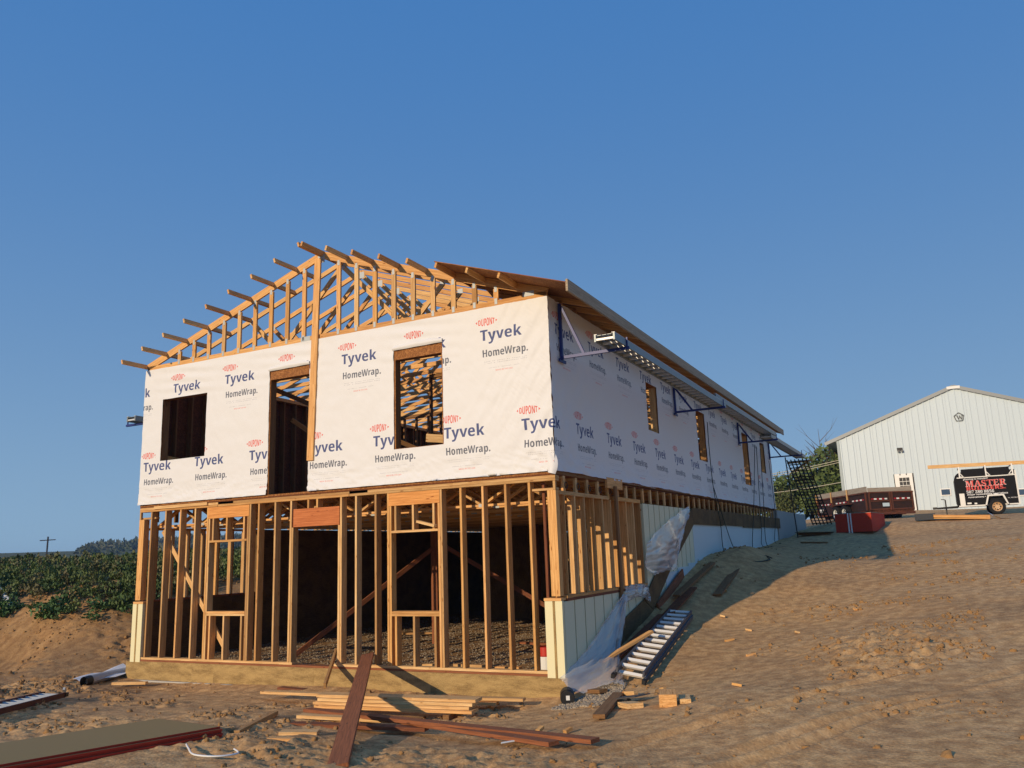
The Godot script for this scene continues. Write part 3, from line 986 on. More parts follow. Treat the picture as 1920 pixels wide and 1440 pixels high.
	slab("foundation_wall", h, Vector3(-9.13, -0.45, -19.2), Vector3(-8.97, 2.49, -3.16), M.grade_ply)
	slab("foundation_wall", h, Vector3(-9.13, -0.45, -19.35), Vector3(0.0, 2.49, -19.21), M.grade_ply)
	slab("knee_plate", h, Vector3(-9.14, 1.052, -3.15), Vector3(-8.96, 1.09, -0.17), M.treated)
	for k in 7:
		var z := -0.32 - 0.4064 * k
		slab("stud", h, Vector3(-9.13, 1.092, z - 0.038), Vector3(-8.99, 2.50, z), M.lumber)
	slab("top_plate", h, Vector3(-9.13, 2.455, -3.14), Vector3(-8.985, 2.498, -0.2), M.lumber)
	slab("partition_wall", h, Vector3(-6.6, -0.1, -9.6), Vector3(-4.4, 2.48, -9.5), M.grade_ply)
	slab("beam_post", h, Vector3(-4.75, -0.1, -4.05), Vector3(-4.6, 2.49, -3.9), M.treated[0])
	slab("beam_post", h, Vector3(-4.75, -0.1, -9.1), Vector3(-4.6, 2.49, -8.95), M.treated[0])
	slab("beam_post", h, Vector3(-2.1, -0.1, -8.2), Vector3(-1.95, 2.49, -8.05), M.treated[0])
	bar("brace", h, Vector3(-4.68, 1.9, -3.85), Vector3(-5.9, -0.02, -0.85), 0.09, 0.038, M.treated)
	bar("brace", h, Vector3(-4.62, 2.0, -4.1), Vector3(-1.5, -0.02, -5.2), 0.09, 0.038, M.treated)
	# --- floor trusses and deck
	for k in 39: floor_truss(h, -0.36 - 0.486 * k, k < 9)
	for k in 8:
		slab("subfloor_sheet", h, Vector3(-WIDE + 0.01, 2.896, -0.31 - 2.36 * (k + 1) + 0.003), Vector3(-0.02, 2.914, -0.31 - 2.36 * k), M.osb_dark)
	slab("bearing_plate", h, Vector3(-0.13, 2.46, -19.2), Vector3(-0.004, 2.498, -4.02), M.weathered)
	slab("rim_strip", h, Vector3(-0.14, 2.93, -19.2), Vector3(-0.008, 2.952, -0.15), M.weathered)
	for k in 5:   # wire rings hung on the truss ends
		var ring := TorusMesh.new()
		ring.inner_radius = 0.045
		ring.outer_radius = 0.058
		ring.rings = 16
		ring.ring_segments = 6
		var o := mesh(ring, M.black, "strap_ring", h)
		o.rotation.z = PI / 2
		o.position = Vector3(0.02, 2.75, -0.36 - 0.486 * k)
	# --- upper walls
	for r in around(-WIDE, -0.001, 2.915, TOP - 0.003, FRONT_HOLES):
		slab("wall_sheathing", h, Vector3(r[0] + 0.001, r[2] + 0.001, -0.013), Vector3(r[1] - 0.001, r[3] - 0.001, -0.001), M.osb)
	for r in around(0.015, LONG, 2.953, TOP - 0.003, SIDE_HOLES):
		slab("wall_sheathing", h, Vector3(-0.013, r[2] + 0.001, -r[1] + 0.001), Vector3(-0.001, r[3] - 0.001, -r[0] - 0.001), M.osb)
	for k in 8: slab("wall_sheathing", h, Vector3(-WIDE, 2.915, -0.015 - 2.4 * (k + 1) + 0.002), Vector3(-WIDE + 0.012, TOP - 0.002, -0.015 - 2.4 * k), M.osb_dark)
	slab("wall_sheathing", h, Vector3(-WIDE, 2.915, -LONG - 0.012), Vector3(-5.6, TOP, -LONG), M.osb_dark)
	slab("wall_sheathing", h, Vector3(-3.2, 2.915, -LONG - 0.012), Vector3(-0.02, TOP, -LONG), M.osb_dark)
	for o in FRONT_HOLES:
		for x in [o[0] - 0.04, o[1] + 0.002]: slab("trimmer", h, Vector3(x, 2.956, -0.155), Vector3(x + 0.038, 5.60, -0.014), M.weathered)
		slab("header", h, Vector3(o[0] + 0.001, o[3] + 0.002, -0.15), Vector3(o[1] - 0.001, o[3] + 0.24, -0.014), M.osb)
		if o[2] > 3.0: slab("sill", h, Vector3(o[0], o[2] - 0.04, -0.155), Vector3(o[1], o[2] - 0.002, -0.014), M.lumber)
	for o in SIDE_HOLES:
		for z in [-o[0] + 0.002, -o[1] - 0.04]: slab("trimmer", h, Vector3(-0.155, 2.956, z), Vector3(-0.014, 5.60, z + 0.038), M.lumber)
		slab("header", h, Vector3(-0.15, o[3] + 0.002, -o[1] + 0.001), Vector3(-0.014, o[3] + 0.24, -o[0] - 0.001), M.osb)
		slab("sill", h, Vector3(-0.155, o[2] - 0.04, -o[1]), Vector3(-0.014, o[2] - 0.002, -o[0]), M.lumber)
	for k in 47:
		var z := -0.25 - 0.4064 * k
		slab("stud", h, Vector3(-WIDE + 0.013, 2.956, z - 0.038), Vector3(-WIDE + 0.15, 5.63, z), M.weathered)
	for p in [[-WIDE + 0.013, 5.632, -LONG, -WIDE + 0.15, 5.713, -0.16], [-0.15, 5.632, -LONG, -0.014, 5.713, -0.16]]:
		slab("top_plate", h, Vector3(p[0], p[1], p[2]), Vector3(p[3], p[4], p[5]), M.lumber)
	slab("top_plate", h, Vector3(-WIDE + 0.16, 5.632, -0.155), Vector3(-0.16, 5.712, -0.014), M.lumber)
	for q in [[-4.6, -0.16, -3.7], [-9.0, -3.4, -7.9]]:   # room partitions
		var n := int((q[1] - q[0]) / 0.4064)
		for k in n + 1: slab("stud", h, Vector3(q[0] + k * 0.4064, 2.956, q[2] - 0.09), Vector3(q[0] + k * 0.4064 + 0.038, 5.63, q[2]), M.weathered)
		slab("top_plate", h, Vector3(q[0], 5.632, q[2] - 0.09), Vector3(q[1], 5.712, q[2]), M.weathered)
		slab("bottom_plate", h, Vector3(q[0], 2.916, q[2] - 0.09), Vector3(q[1], 2.954, q[2]), M.weathered)
	bar("brace", h, Vector3(-6.6, 5.2, -0.9), Vector3(-4.3, 3.9, -2.9), 0.09, 0.038, M.weathered)
	bar("brace", h, Vector3(-6.3, 4.55, -1.2), Vector3(-4.2, 3.0, -1.9), 0.09, 0.038, M.lumber)
	bar("brace", h, Vector3(-8.75, 3.92, 0.02), Vector3(-8.0, 3.60, -1.6), 0.09, 0.038, M.lumber)
	bar("brace", h, Vector3(-2.5, 3.72, -0.3), Vector3(-1.5, 3.62, -0.9), 0.14, 0.038, M.lumber)
	# --- roof
	gable_truss(h)
	for k in range(1, 32): roof_truss(h, -0.61 * k, k < 7)
	for k in 9:
		for s in [-1.0, 1.0]:
			var x: float = -HALF + s * (0.025 + 0.5715 * k)
			var y := roof_y(x) - 0.047
			if s > 0 and k == 8: continue
			var o := bar("lookout", h, Vector3(x, y, -0.59), Vector3(x, y, 0.6 - rng.randf() * 0.015), 0.089, 0.038, M.truss_wood, Vector3(SLOPE * s, 1, 0))
			if k == 0: o.position.x += s * 0.012
	bar("center_brace", h, Vector3(-4.735, 3.487, 0.035), Vector3(-4.62, 7.27, 0.03), 0.14, 0.038, M.lumber[2], Vector3.RIGHT)
	var tilt := Vector3(1, -SLOPE, 0).normalized()
	var out := Vector3(SLOPE, 1, 0).normalized()
	for row in 2:
		for k in 8:
			var c := Vector3(0.60, roof_y(0.60), 0) - tilt * (0.61 + 1.222 * row) + out * 0.0085
			var o := bar("roof_sheet", h, c + Vector3(0, 0, 0.61 - 2.44 * k), c + Vector3(0, 0, 0.61 - 2.44 * (k + 1) + 0.004), 1.219, 0.013, M.osb, tilt)
			if k == 0 and row == 0: bar("sheet_edge", o, Vector3(-1.2215, -0.6, 0), Vector3(-1.2215, 0.6, 0), 0.003, 0.0125, M.treated[0], Vector3.RIGHT)
	for k in 4:
		var z0 := 0.61 - 4.88 * k
		slab("fascia", h, Vector3(0.585, 5.53, z0 - 4.875), Vector3(0.62, 5.715, z0), M.fascia)
	# --- house wrap
	wrap_panel("house_wrap", h, -WIDE - 0.02, 0.012, [[-8.60, -7.38, 3.80, 5.05], [-5.76, -4.80, 2.95, 5.27], [-2.94, -1.95, 3.53, 5.26]], false, 0.035)
	wrap_panel("house_wrap", h, -0.012, LONG + 0.02, SIDE_HOLES, true, 0.06)
	slab("house_wrap", h, Vector3(-WIDE - 0.025, 2.96, -LONG), Vector3(-WIDE - 0.012, TOP, 0.004), M.wrap_plain)
	for f in [[-5.76, -4.80, 5.27], [-2.94, -1.95, 5.26]]:   # cut flaps folded up over the openings
		flap(h, f[0], f[1], f[2])
	# loose corner of the wrap lifting at the bottom
	var cv := []
	for j in 9:
		for i in 9:
			var s := i / 8.0
			var t := j / 8.0
			var reach := 0.06 * sin(PI * (0.10 + 0.85 * t))
			cv.append(Vector3(-0.10 + (0.10 + reach) * s, 2.93 + 0.30 * t - 0.035 * s * (1.0 - t), 0.036 + 0.05 * (1.0 - t) * sin(s * 2.2) - 0.05 * s * s))
	sheet_from(cv, 9, M.wrap_plain, "loose_flap", h)
	# --- stem wall carrying on behind the house
	slab("stem_wall", h, Vector3(-0.2, 1.0, -26.6), Vector3(0.03, 2.92, -19.42), M.concrete)

func flap(parent: Node, x0: float, x1: float, y: float) -> void:
	var v := []
	for j in 5:
		for i in 13:
			var s := i / 12.0
			var t := j / 4.0
			v.append(Vector3(lerpf(x0 - 0.01, x1 + 0.01, s), y - 0.015 + t * (0.07 + 0.05 * sin(s * PI)) + 0.012 * s, 0.028 + 0.03 * sin(t * PI) - 0.012 * t + 0.006 * sin(s * 17.0)))
	sheet_from(v, 13, M.wrap_plain, "wrap_flap", parent)

func sheet_from(p: Array, w: int, mat: Material, called: String, parent: Node) -> MeshInstance3D:
	var st := SurfaceTool.new()
	st.begin(Mesh.PRIMITIVE_TRIANGLES)
	var rows := p.size() / w
	for j in rows - 1:
		for i in w - 1:
			for k in [j * w + i, (j + 1) * w + i, j * w + i + 1, j * w + i + 1, (j + 1) * w + i, (j + 1) * w + i + 1]:
				st.set_smooth_group(0)
				st.add_vertex(p[k])
	st.index()
	st.generate_normals()
	return mesh(st.commit(), mat, called, parent)

# ------------------------------------------------------------------ scaffold
func wall_bracket(called_label: String, at: Vector3, dir: float, arm: float, top: float) -> void:
	var t := thing("scaffold_bracket", called_label, "bracket", at, 0.0, "blue scaffold brackets on the house walls")
	var x := Vector3(dir, 0, 0)
	bar("upright", t, Vector3(dir * 0.02, -0.04, 0), Vector3(dir * 0.02, top, 0), 0.045, 0.045, M.blue_steel)
	bar("arm", t, x * 0.045, x * arm, 0.045, 0.045, M.blue_steel)
	bar("brace", t, Vector3(dir * 0.05, top - 0.06, 0), Vector3(dir * 0.40, 0.02, 0), 0.04, 0.035, M.blue_steel)
	bar("stop_pin", t, x * (arm - 0.03) + Vector3(0, 0.024, 0), x * (arm - 0.03) + Vector3(0, 0.17, 0), 0.02, 0.02, M.blue_steel)
	bar("wall_plate", t, Vector3(dir * 0.015, -0.05, -0.16), Vector3(dir * 0.015, -0.05, 0.10), 0.05, 0.02, M.blue_steel)

func scaffold_plank(label: String, a: Vector3, b: Vector3, wide: float) -> void:
	var t := thing("scaffold_plank", label, "scaffold plank", a, 0.0, "aluminium scaffold planks along the side wall")
	var d := b - a
	var side := d.cross(Vector3.UP).normalized() * wide * 0.5
	var n := int(d.length() / 0.30)
	for s in [-1.0, 1.0]:
		bar("side_rail", t, side * s, d + side * s, 0.11, 0.028, M.alu_dull)
		bar("rail_flange", t, side * s + Vector3(0, 0.058, 0) - side.normalized() * s * 0.01, d + side * s + Vector3(0, 0.058, 0) - side.normalized() * s * 0.01, 0.006, 0.05, M.alu)
	for k in n + 1:
		var c := d * (float(k) / n)
		if k == 0: c += d.normalized() * 0.03
		if k == n: c -= d.normalized() * 0.03
		bar("rung", t, c - side * 0.93 - Vector3(0, 0.02, 0), c + side * 0.93 - Vector3(0, 0.02, 0), 0.032, 0.04, M.alu)
	for s in [-0.55, 0.0, 0.55]: bar("deck_strip", t, side * s + Vector3(0, 0.038, 0), d + side * s + Vector3(0, 0.038, 0), 0.008, wide * 0.22, M.alu_dull)

func build_scaffold() -> void:
	var names := ["blue scaffold bracket on the side wall nearest the front corner", "blue scaffold bracket on the side wall between the first two side windows", "blue scaffold bracket on the side wall beside the tall side window", "blue scaffold bracket at the far end of the side wall above the stem wall"]
	var zs := [-0.36, -6.85, -13.75, -18.9]
	for k in 4: wall_bracket(names[k], Vector3(0.035, 4.775, zs[k]), 1.0, 1.15, 0.90 if k == 0 else 0.62)
	wall_bracket("blue scaffold bracket jutting from the far side wall beyond the small square window", Vector3(-9.17, 4.75, -0.5), -1.0, 1.16, 0.62)
	var y := 4.86
	scaffold_plank("aluminium scaffold plank nearest the front corner, its open end sticking out", Vector3(0.98, y, 0.16), Vector3(0.97, y, -7.2), 0.30)
	scaffold_plank("aluminium scaffold plank along the middle of the side wall", Vector3(0.92, y + 0.125, -6.5), Vector3(0.92, y + 0.125, -14.2), 0.30)
	scaffold_plank("aluminium scaffold plank at the far end of the side wall", Vector3(0.90, y, -13.4), Vector3(0.90, y, -20.6), 0.30)
	scaffold_plank("scaffold plank end on the bracket of the far side wall", Vector3(-9.95, 4.84, -0.30), Vector3(-9.95, 4.84, -3.6), 0.24)
	# dark lattice ramp leaning from the last plank to the ground
	var top := Vector3(0.72, 4.80, -20.65)
	var foot := Vector3(0.95, ground_y(0.95, -24.4) + 0.03, -24.4)
	var t := thing("lattice_ramp", "dark metal lattice ramp leaning at the far end of the scaffold", "ramp", foot)
	var d := top - foot
	var w := Vector3(0.72, 0, 0.1)
	for k in 6: bar("long_bar", t, w * (k / 5.0 - 0.5), d + w * (k / 5.0 - 0.5) * 0.98, 0.02, 0.045, M.black, Vector3(0, 0, 1))
	for k in 22:
		var c := d * ((k + 0.2) / 22.0)
		bar("cross_bar", t, c - w * 0.5 + Vector3(0, 0.03, 0.02), c + w * 0.5 + Vector3(0, 0.03, 0.02), 0.035, 0.03, M.alu_dull if k % 4 == 1 else M.black)
	bar("wood_cleat", t, d * 0.93 - w * 0.55 + Vector3(0, 0.07, 0.06), d * 0.94 + w * 0.75 + Vector3(0, 0.07, 0.06), 0.07, 0.03, M.truss_wood)
	bar("wood_cleat", t, d * 0.80 - w * 0.45 + Vector3(0, 0.08, 0.09), d * 0.92 + w * 0.5 + Vector3(0, 0.08, 0.09), 0.07, 0.03, M.truss_wood)
	var pole := thing("prop_pole", "thin dark prop pole standing under the far end of the scaffold", "pole", on_ground(0.62, -19.7))
	bar("shaft", pole, Vector3.ZERO, Vector3(-0.12, 4.79 - pole.position.y, 0.25), 0.035, 0.035, M.black, Vector3.RIGHT)
	# extension cords let down the side wall
	var cords := [[[4.9, -9.7], [4.23, -9.66], [3.15, -9.77], [2.35, -10.2], [1.62, -10.29]], [[3.2, -9.75], [2.3, -10.68], [1.66, -11.5]], [[4.9, -15.9], [2.93, -14.8], [1.66, -14.0]], [[4.9, -16.3], [4.2, -16.14], [2.26, -15.8], [1.72, -15.6]], [[4.9, -16.9], [3.2, -16.6], [1.82, -16.3]], [[4.6, -18.3], [2.83, -18.55], [1.84, -17.9]]]
	var names2 := ["dark green cord down the side wall past the second side window", "dark green cord splitting off low towards the dirt hump", "dark cord down the side wall crossing the tall side window", "slack dark cord just behind the tall side window", "dark cord hanging between the two farthest side windows", "dark cord hanging nearest the far end of the side wall"]
	for k in cords.size():
		var p := []
		for q in cords[k]: p.append(Vector3(0.09 + 0.01 * (k % 3), q[0], q[1]))
		p.append(on_ground(0.35, cords[k][-1][1] + 0.3, 0.02))
		tag(mesh(tube_mesh(curve_points(p, 5), 0.011, 5), M.cord_green, "power_cable"), names2[k], "cord", "cords hanging down the side wall")
	var hose := []
	for k in 46:
		var a := k * 0.55
		var x := 0.95 + cos(a) * (0.28 + 0.05 * sin(k * 1.7)) + k * 0.004
		var z := -9.2 + sin(a) * (0.55 + 0.08 * sin(k * 2.3))
		hose.append(on_ground(x, z, 0.03 + 0.0015 * k))
	tag(mesh(tube_mesh(curve_points(hose, 3), 0.014, 5), M.cord_green, "garden_hose"), "tangled dark green hose on the dirt hump by the side wall", "hose")

# ------------------------------------------------------------------ loose boards and tools on the ground
func piece(called: String, label: String, category: String, a: Vector3, b: Vector3, h: float, t: float, mat, group := "", up := Vector3.UP) -> Node3D:
	var o := bar(called, self, a, b, h, t, mat, up)
	tag(o, label, category, group)
	return o

func build_loose() -> void:
	# the lumber pile in front of the skirt
	var g := "lumber lying in front of the house"
	piece("board", "long pale board at the back of the lumber pile, sticking out on the window side", "board", Vector3(-4.45, -0.20, 1.36), Vector3(-1.3, -0.19, 1.22), 0.038, 0.14, M.lumber[0], g)
	piece("board", "long pale board at the back of the lumber pile reaching towards the corner", "board", Vector3(-2.9, -0.235, 1.05), Vector3(-0.35, -0.25, 0.62), 0.038, 0.14, M.lumber[1], g)
	piece("board", "pale board under the back of the lumber pile with its end near the corner", "board", Vector3(-3.2, -0.28, 1.1), Vector3(-0.72, -0.30, 0.72), 0.038, 0.14, M.lumber[2], g)
	var lay := ["topmost", "second", "third", "lowest"]
	for k in 4:
		piece("board", "%s of the four pale boards stacked flush in the lumber pile" % lay[k], "board", Vector3(-3.02 + 0.05 * (k % 2), -0.12 - 0.041 * k, 1.72 + 0.035 * k), Vector3(-0.62 - 0.03 * (k % 3), -0.135 - 0.041 * k, 1.42 + 0.035 * k), 0.038, 0.24, M.lumber[[0, 4, 0, 2][k]], g)
	for q in [[-2.5, 1.6], [-0.95, 1.5]]:
		piece("spacer_block", "short wooden spacer under the %s of the stacked pale boards" % ["left end", "right end"][0 if q[0] < -2.0 else 1], "wood block", Vector3(q[0], -0.32, q[1] - 0.15), Vector3(q[0], -0.32, q[1] + 0.22), 0.06, 0.09, M.weathered)
	piece("board", "short pale board beside the foot of the leaning plank", "board", Vector3(-2.42, -0.17, 2.85), Vector3(-1.15, -0.20, 2.62), 0.038, 0.14, M.lumber[0], g)
	piece("board", "long red-brown board slanting forward, the one ending farther right", "board", Vector3(-2.72, -0.20, 2.35), Vector3(1.90, -0.03, 3.62), 0.04, 0.14, M.treated[0], g)
	piece("board", "long red-brown board slanting forward with the nearer end", "board", Vector3(-1.76, -0.21, 2.40), Vector3(1.53, -0.05, 3.76), 0.04, 0.14, M.treated[0], g)
	piece("board", "short red-brown board lying under the pale offcuts", "board", Vector3(-2.16, -0.17, 3.28), Vector3(-0.44, -0.19, 2.95), 0.04, 0.14, M.treated[1], g)
	piece("board_offcut", "larger pale offcut lying left of the leaning plank", "offcut", Vector3(-1.75, -0.12, 3.92), Vector3(-1.38, -0.135, 3.72), 0.038, 0.16, M.lumber[0])
	piece("board_offcut", "smaller pale offcut nearest the camera left of the leaning plank", "offcut", Vector3(-1.59, -0.105, 4.28), Vector3(-1.34, -0.12, 4.16), 0.038, 0.09, M.lumber[2])
	piece("board", "short square stick beside the end of the plywood stack", "board", Vector3(-2.08, -0.08, 4.25), Vector3(-3.0, -0.20, 2.65), 0.05, 0.07, M.lumber[3])
	piece("leaning_plank", "long red-brown plank propped from the dirt onto the bottom plate", "plank", Vector3(-3.52, 0.20, -0.03), Vector3(-0.13, -0.12, 4.93), 0.20, 0.04, M.treated[0], "", Vector3(1, 0.02, 0.6))
	piece("leaning_stick", "short stick poking out over the skirt from the doorway", "stick", Vector3(-4.35, 0.22, -0.25), Vector3(-3.72, -0.17, 0.80), 0.09, 0.038, M.lumber[3])
	piece("board_offcut", "short red-brown offcut lying on the dirt at the skirt below the doorway", "offcut", Vector3(-5.1, -0.33, 0.28), Vector3(-4.55, -0.34, 0.30), 0.035, 0.14, M.treated[1])
	piece("board_offcut", "pale strip lying on the dirt at the far corner of the skirt", "offcut", Vector3(-8.72, -0.33, 0.70), Vector3(-8.1, -0.33, 0.48), 0.045, 0.09, M.lumber[0])
	# blocks and scraps by the near corner and up the side slope
	var s := "wood scraps around the near corner and side slope"
	piece("board", "brown board lying by the pebbles pointing at the near corner", "board", on_ground(1.40, 2.25, 0.05), on_ground(0.98, 0.45, 0.05), 0.045, 0.14, M.weathered, s)
	piece("wood_block", "pale wood block standing alone on the dirt right of the ladder", "wood block", on_ground(1.95, 1.40, 0.09), on_ground(2.05, 1.72, 0.07), 0.14, 0.20, M.lumber[2], s)
	piece("wood_block", "small wedge of wood leaning behind the lone pale block", "wood block", on_ground(2.12, 1.30, 0.04), on_ground(2.22, 1.6, 0.03), 0.05, 0.13, M.lumber[4], s)
	piece("wood_block", "flat pale offcut in front of the grey scrap by the pebbles", "wood block", on_ground(1.40, 1.35, 0.04), on_ground(1.62, 1.62, 0.04), 0.06, 0.20, M.lumber[4], s)
	piece("wood_block", "tiny pale block between the pebbles and the flat offcut", "wood block", on_ground(1.18, 1.32, 0.04), on_ground(1.22, 1.52, 0.04), 0.06, 0.07, M.lumber[0], s)
	piece("wood_block", "short pale stub behind the grey scrap at the plastic sheet", "wood block", on_ground(1.06, 0.45, 0.05), on_ground(1.26, 0.55, 0.05), 0.05, 0.07, M.lumber[0], s)
	piece("wood_block", "brown block holding down the corner of the plastic sheet", "wood block", on_ground(0.42, 0.02, 0.05), on_ground(0.64, 0.12, 0.05), 0.05, 0.16, M.weathered, s)
	piece("siding_scrap", "dark grey scrap of board tilted on the dirt by the pebbles", "scrap", on_ground(1.0, 0.85, 0.06), on_ground(1.52, 1.05, 0.08), 0.012, 0.30, plain(Color(0.30, 0.29, 0.28), 0.8), s)
	piece("stick", "pale stick resting on the foot end of the aluminium ladder", "stick", Vector3(0.20, 0.06, -0.95), Vector3(0.72, 0.42, -1.95), 0.04, 0.09, M.truss_wood[0], s)
	piece("board", "grey board lying down the slope beside the dirt hump", "board", on_ground(0.92, -5.75, 0.03), on_ground(0.90, -7.8, 0.04), 0.03, 0.18, M.weathered, s)
	piece("board", "red-brown board edge-on against the blue foam above the ladder", "board", Vector3(0.10, 0.62, -4.35), Vector3(0.12, 1.20, -6.2), 0.18, 0.04, M.treated[0], s)
	piece("board", "weathered board lying along the wall below the dirt hump", "board", on_ground(0.32, -4.9, 0.12), on_ground(0.42, -7.6, 0.12), 0.04, 0.15, M.weathered, s)
	piece("board", "dark flaked strip lying along the wall behind the ladder", "board", on_ground(0.42, -3.3, 0.08), on_ground(0.46, -5.6, 0.09), 0.03, 0.20, M.osb_dark, s)
	piece("board", "wet board along the foot of the wall beside the ladder", "board", on_ground(0.25, -1.5, 0.05), on_ground(0.30, -3.9, 0.05), 0.04, 0.14, M.treated[1], s)
	piece("board", "weathered board pointing up the slope by the green hose", "board", on_ground(0.60, -9.0, 0.06), on_ground(0.42, -12.2, 0.08), 0.04, 0.14, M.weathered, s)
	piece("board", "short board crossing the top of the dirt hump", "board", on_ground(1.05, -10.3, 0.05), on_ground(0.25, -11.4, 0.08), 0.035, 0.14, M.weathered, s)
	piece("board", "thin board alone in the shade before the red stack", "board", on_ground(1.0, -17.6, 0.03), on_ground(1.85, -17.4, 0.03), 0.04, 0.12, M.weathered, s)
	var chips := [[2.35, -1.6], [1.75, -2.9], [1.55, 0.3], [2.6, 0.6], [1.25, -4.7], [1.9, -3.8], [3.2, 2.4], [0.9, 2.75], [1.3, 2.9], [2.8, -3.2], [3.6, -4.6], [1.0, -6.2]]
	for k in chips.size():
		var p := on_ground(chips[k][0], chips[k][1], 0.025)
		var e := Vector3(rng.randf_range(-0.06, 0.06), 0.01, rng.randf_range(-0.06, 0.06))
		piece("wood_chip", "tiny pale sawn wood chip lying loose on the open dirt", "wood chip", p - e, p + e, 0.03, 0.05, M.lumber, "loose wood chips on the dirt")
	# plywood stack with red edges, cut by the frame
	var st := thing("plywood_stack", "stack of plywood sheets with red painted edges cut off by the frame", "sheet stack", Vector3(-2.75, -0.13, 4.3))
	var ex := Vector3(1.2, 0.02, 0.2).normalized()
	var ez := Vector3(-0.165, 0.035, 0.985).normalized()
	var ny := ez.cross(ex).normalized()
	for k in 6:
		var sl := 0.012 * float((k * 7) % 3) if k < 5 else -0.03
		var c := ny * (0.012 + 0.0215 * k) + ex * sl
		bar("sheet", st, c, c + ez * 2.44, 0.021, 1.215, plain(Color(0.58, 0.49, 0.30), 0.85) if k == 5 else M.grade_ply, ny)
		bar("sheet_edge", st, c + ex * 0.6095, c + ex * 0.6095 + ez * 2.44, 0.020, 0.004, M.red_edge, ny)
		bar("sheet_edge", st, c - ex * 0.607 - ez * 0.003, c + ex * 0.607 - ez * 0.003, 0.020, 0.004, M.red_edge, ny)
	bar("runner", st, -ez * 0.0 + ex * 0.4 - ny * 0.03, ex * 0.4 + ez * 2.4 - ny * 0.03, 0.05, 0.09, M.weathered, ny)
	bar("runner", st, -ex * 0.4 - ny * 0.03, -ex * 0.4 + ez * 2.4 - ny * 0.03, 0.05, 0.09, M.weathered, ny)
	var rock := mesh(lump_mesh(12), M.clod, "rock")
	rock.transform = Transform3D(Basis.IDENTITY.scaled(Vector3(0.075, 0.075, 0.075)), on_ground(-2.2, 4.2, 0.04))
	tag(rock, "fist-sized dirt-caked stone at the end of the plywood stack", "stone")
	for q in [["white packing strap curled on the dirt beside the plywood stack", [[-1.95, 5.05], [-1.75, 5.2], [-1.45, 5.4], [-1.2, 5.35], [-1.15, 5.15], [-1.35, 5.0]]], ["pale twisted strap lying in front of the brown boards", [[0.95, 3.75], [1.1, 3.55], [1.28, 3.45], [1.36, 3.6]]]]:
		var p := []
		for c in q[1]: p.append(on_ground(c[0], c[1], 0.045))
		tag(mesh(tube_mesh(curve_points(p, 5), 0.010, 4), M.white, "packing_strap"), q[0], "strap")
	# ladders
	ladder("extension_ladder", "aluminium extension ladder lying on the slope beside the house", Vector3(0.69, 0.0, -0.21), Vector3(1.12, -0.08, -0.27), Vector3(0.38, 0.52, -4.05), Vector3(0.80, 0.47, -4.2), 13, plain(Color(0.32, 0.33, 0.36), 0.5, 0.2), true)
	ladder("fiberglass_ladder", "dark red fibreglass ladder half out of the frame", on_ground(-7.36, 2.60, 0.10), on_ground(-7.76, 2.72, 0.10), on_ground(-5.62, 4.92, 0.10), on_ground(-6.02, 5.04, 0.10), 11, plain(Color(0.30, 0.11, 0.11), 0.6), false)
	# drain pipes
	var dp := thing("drain_pipe", "grey sleeved drain pipe with a black end at the far corner of the skirt", "pipe", on_ground(-9.32, 0.75, 0.08))
	var pp := curve_points([Vector3(0, 0, 0), Vector3(-0.10, 0.01, -0.42), Vector3(-0.10, 0.03, -0.85), Vector3(0.02, 0.10, -1.15)], 6)
	mesh(tube_mesh(pp, 0.085, 14), plain(Color(0.66, 0.66, 0.66), 0.9), "sleeve", dp)
	mesh(tube_mesh([Vector3(0.03, -0.01, 0.13), Vector3(0.0, 0.0, -0.02)], 0.089, 14), M.black, "end_cap", dp)
	var fold := []
	for j in 6:
		for i in 8:
			var f := i / 7.0
			var q := j / 5.0
			fold.append(on_ground(-9.75 + 0.50 * f, 0.85 - 1.15 * q - 0.15 * f, 0.03 + 0.05 * absf(sin(f * 7.0 + q * 5.0)) + 0.05 * q))
	tag(sheet_from(fold, 8, M.wrap_plain, "fabric_scrap", self), "crumpled grey-white fabric around the drain pipe at the far corner", "fabric")
	tag(mesh(tube_mesh(curve_points([Vector3(-16.6, 1.95, -1.0), Vector3(-15.6, 1.40, -1.15), Vector3(-14.75, 1.02, -1.0), Vector3(-14.55, 0.80, -0.8)], 6), 0.075, 12), M.white, "plastic_pipe"), "white plastic pipe coming down the weedy bank at the frame edge", "pipe")
	var de := thing("drain_end", "black corrugated drain end beside the pebbles at the near corner", "pipe end", on_ground(0.22, 0.42, 0.085))
	de.rotation.y = -1.15
	mesh(lathe_mesh([[0.0, 0.13], [0.095, 0.13], [0.10, 0.10], [0.085, 0.08], [0.10, 0.05], [0.085, 0.02], [0.10, -0.02], [0.10, -0.25]], 20), M.black, "pipe_body", de)
	slab("sticker", de, Vector3(0.131, -0.02, -0.03), Vector3(0.134, 0.04, 0.02), M.white)
	var bk := thing("bucket", "white and red bucket just inside the corner stud", "bucket", Vector3(-0.62, -0.06, -0.75))
	bk.rotation.z = PI / 2
	mesh(lathe_mesh([[0.0, 0.0], [0.135, 0.0], [0.145, 0.22], [0.15, 0.25]], 24), M.white, "pail", bk)
	mesh(lathe_mesh([[0.147, 0.22], [0.155, 0.235], [0.155, 0.36], [0.0, 0.36]], 24), plain(Color(0.75, 0.16, 0.08), 0.5), "lid_band", bk)
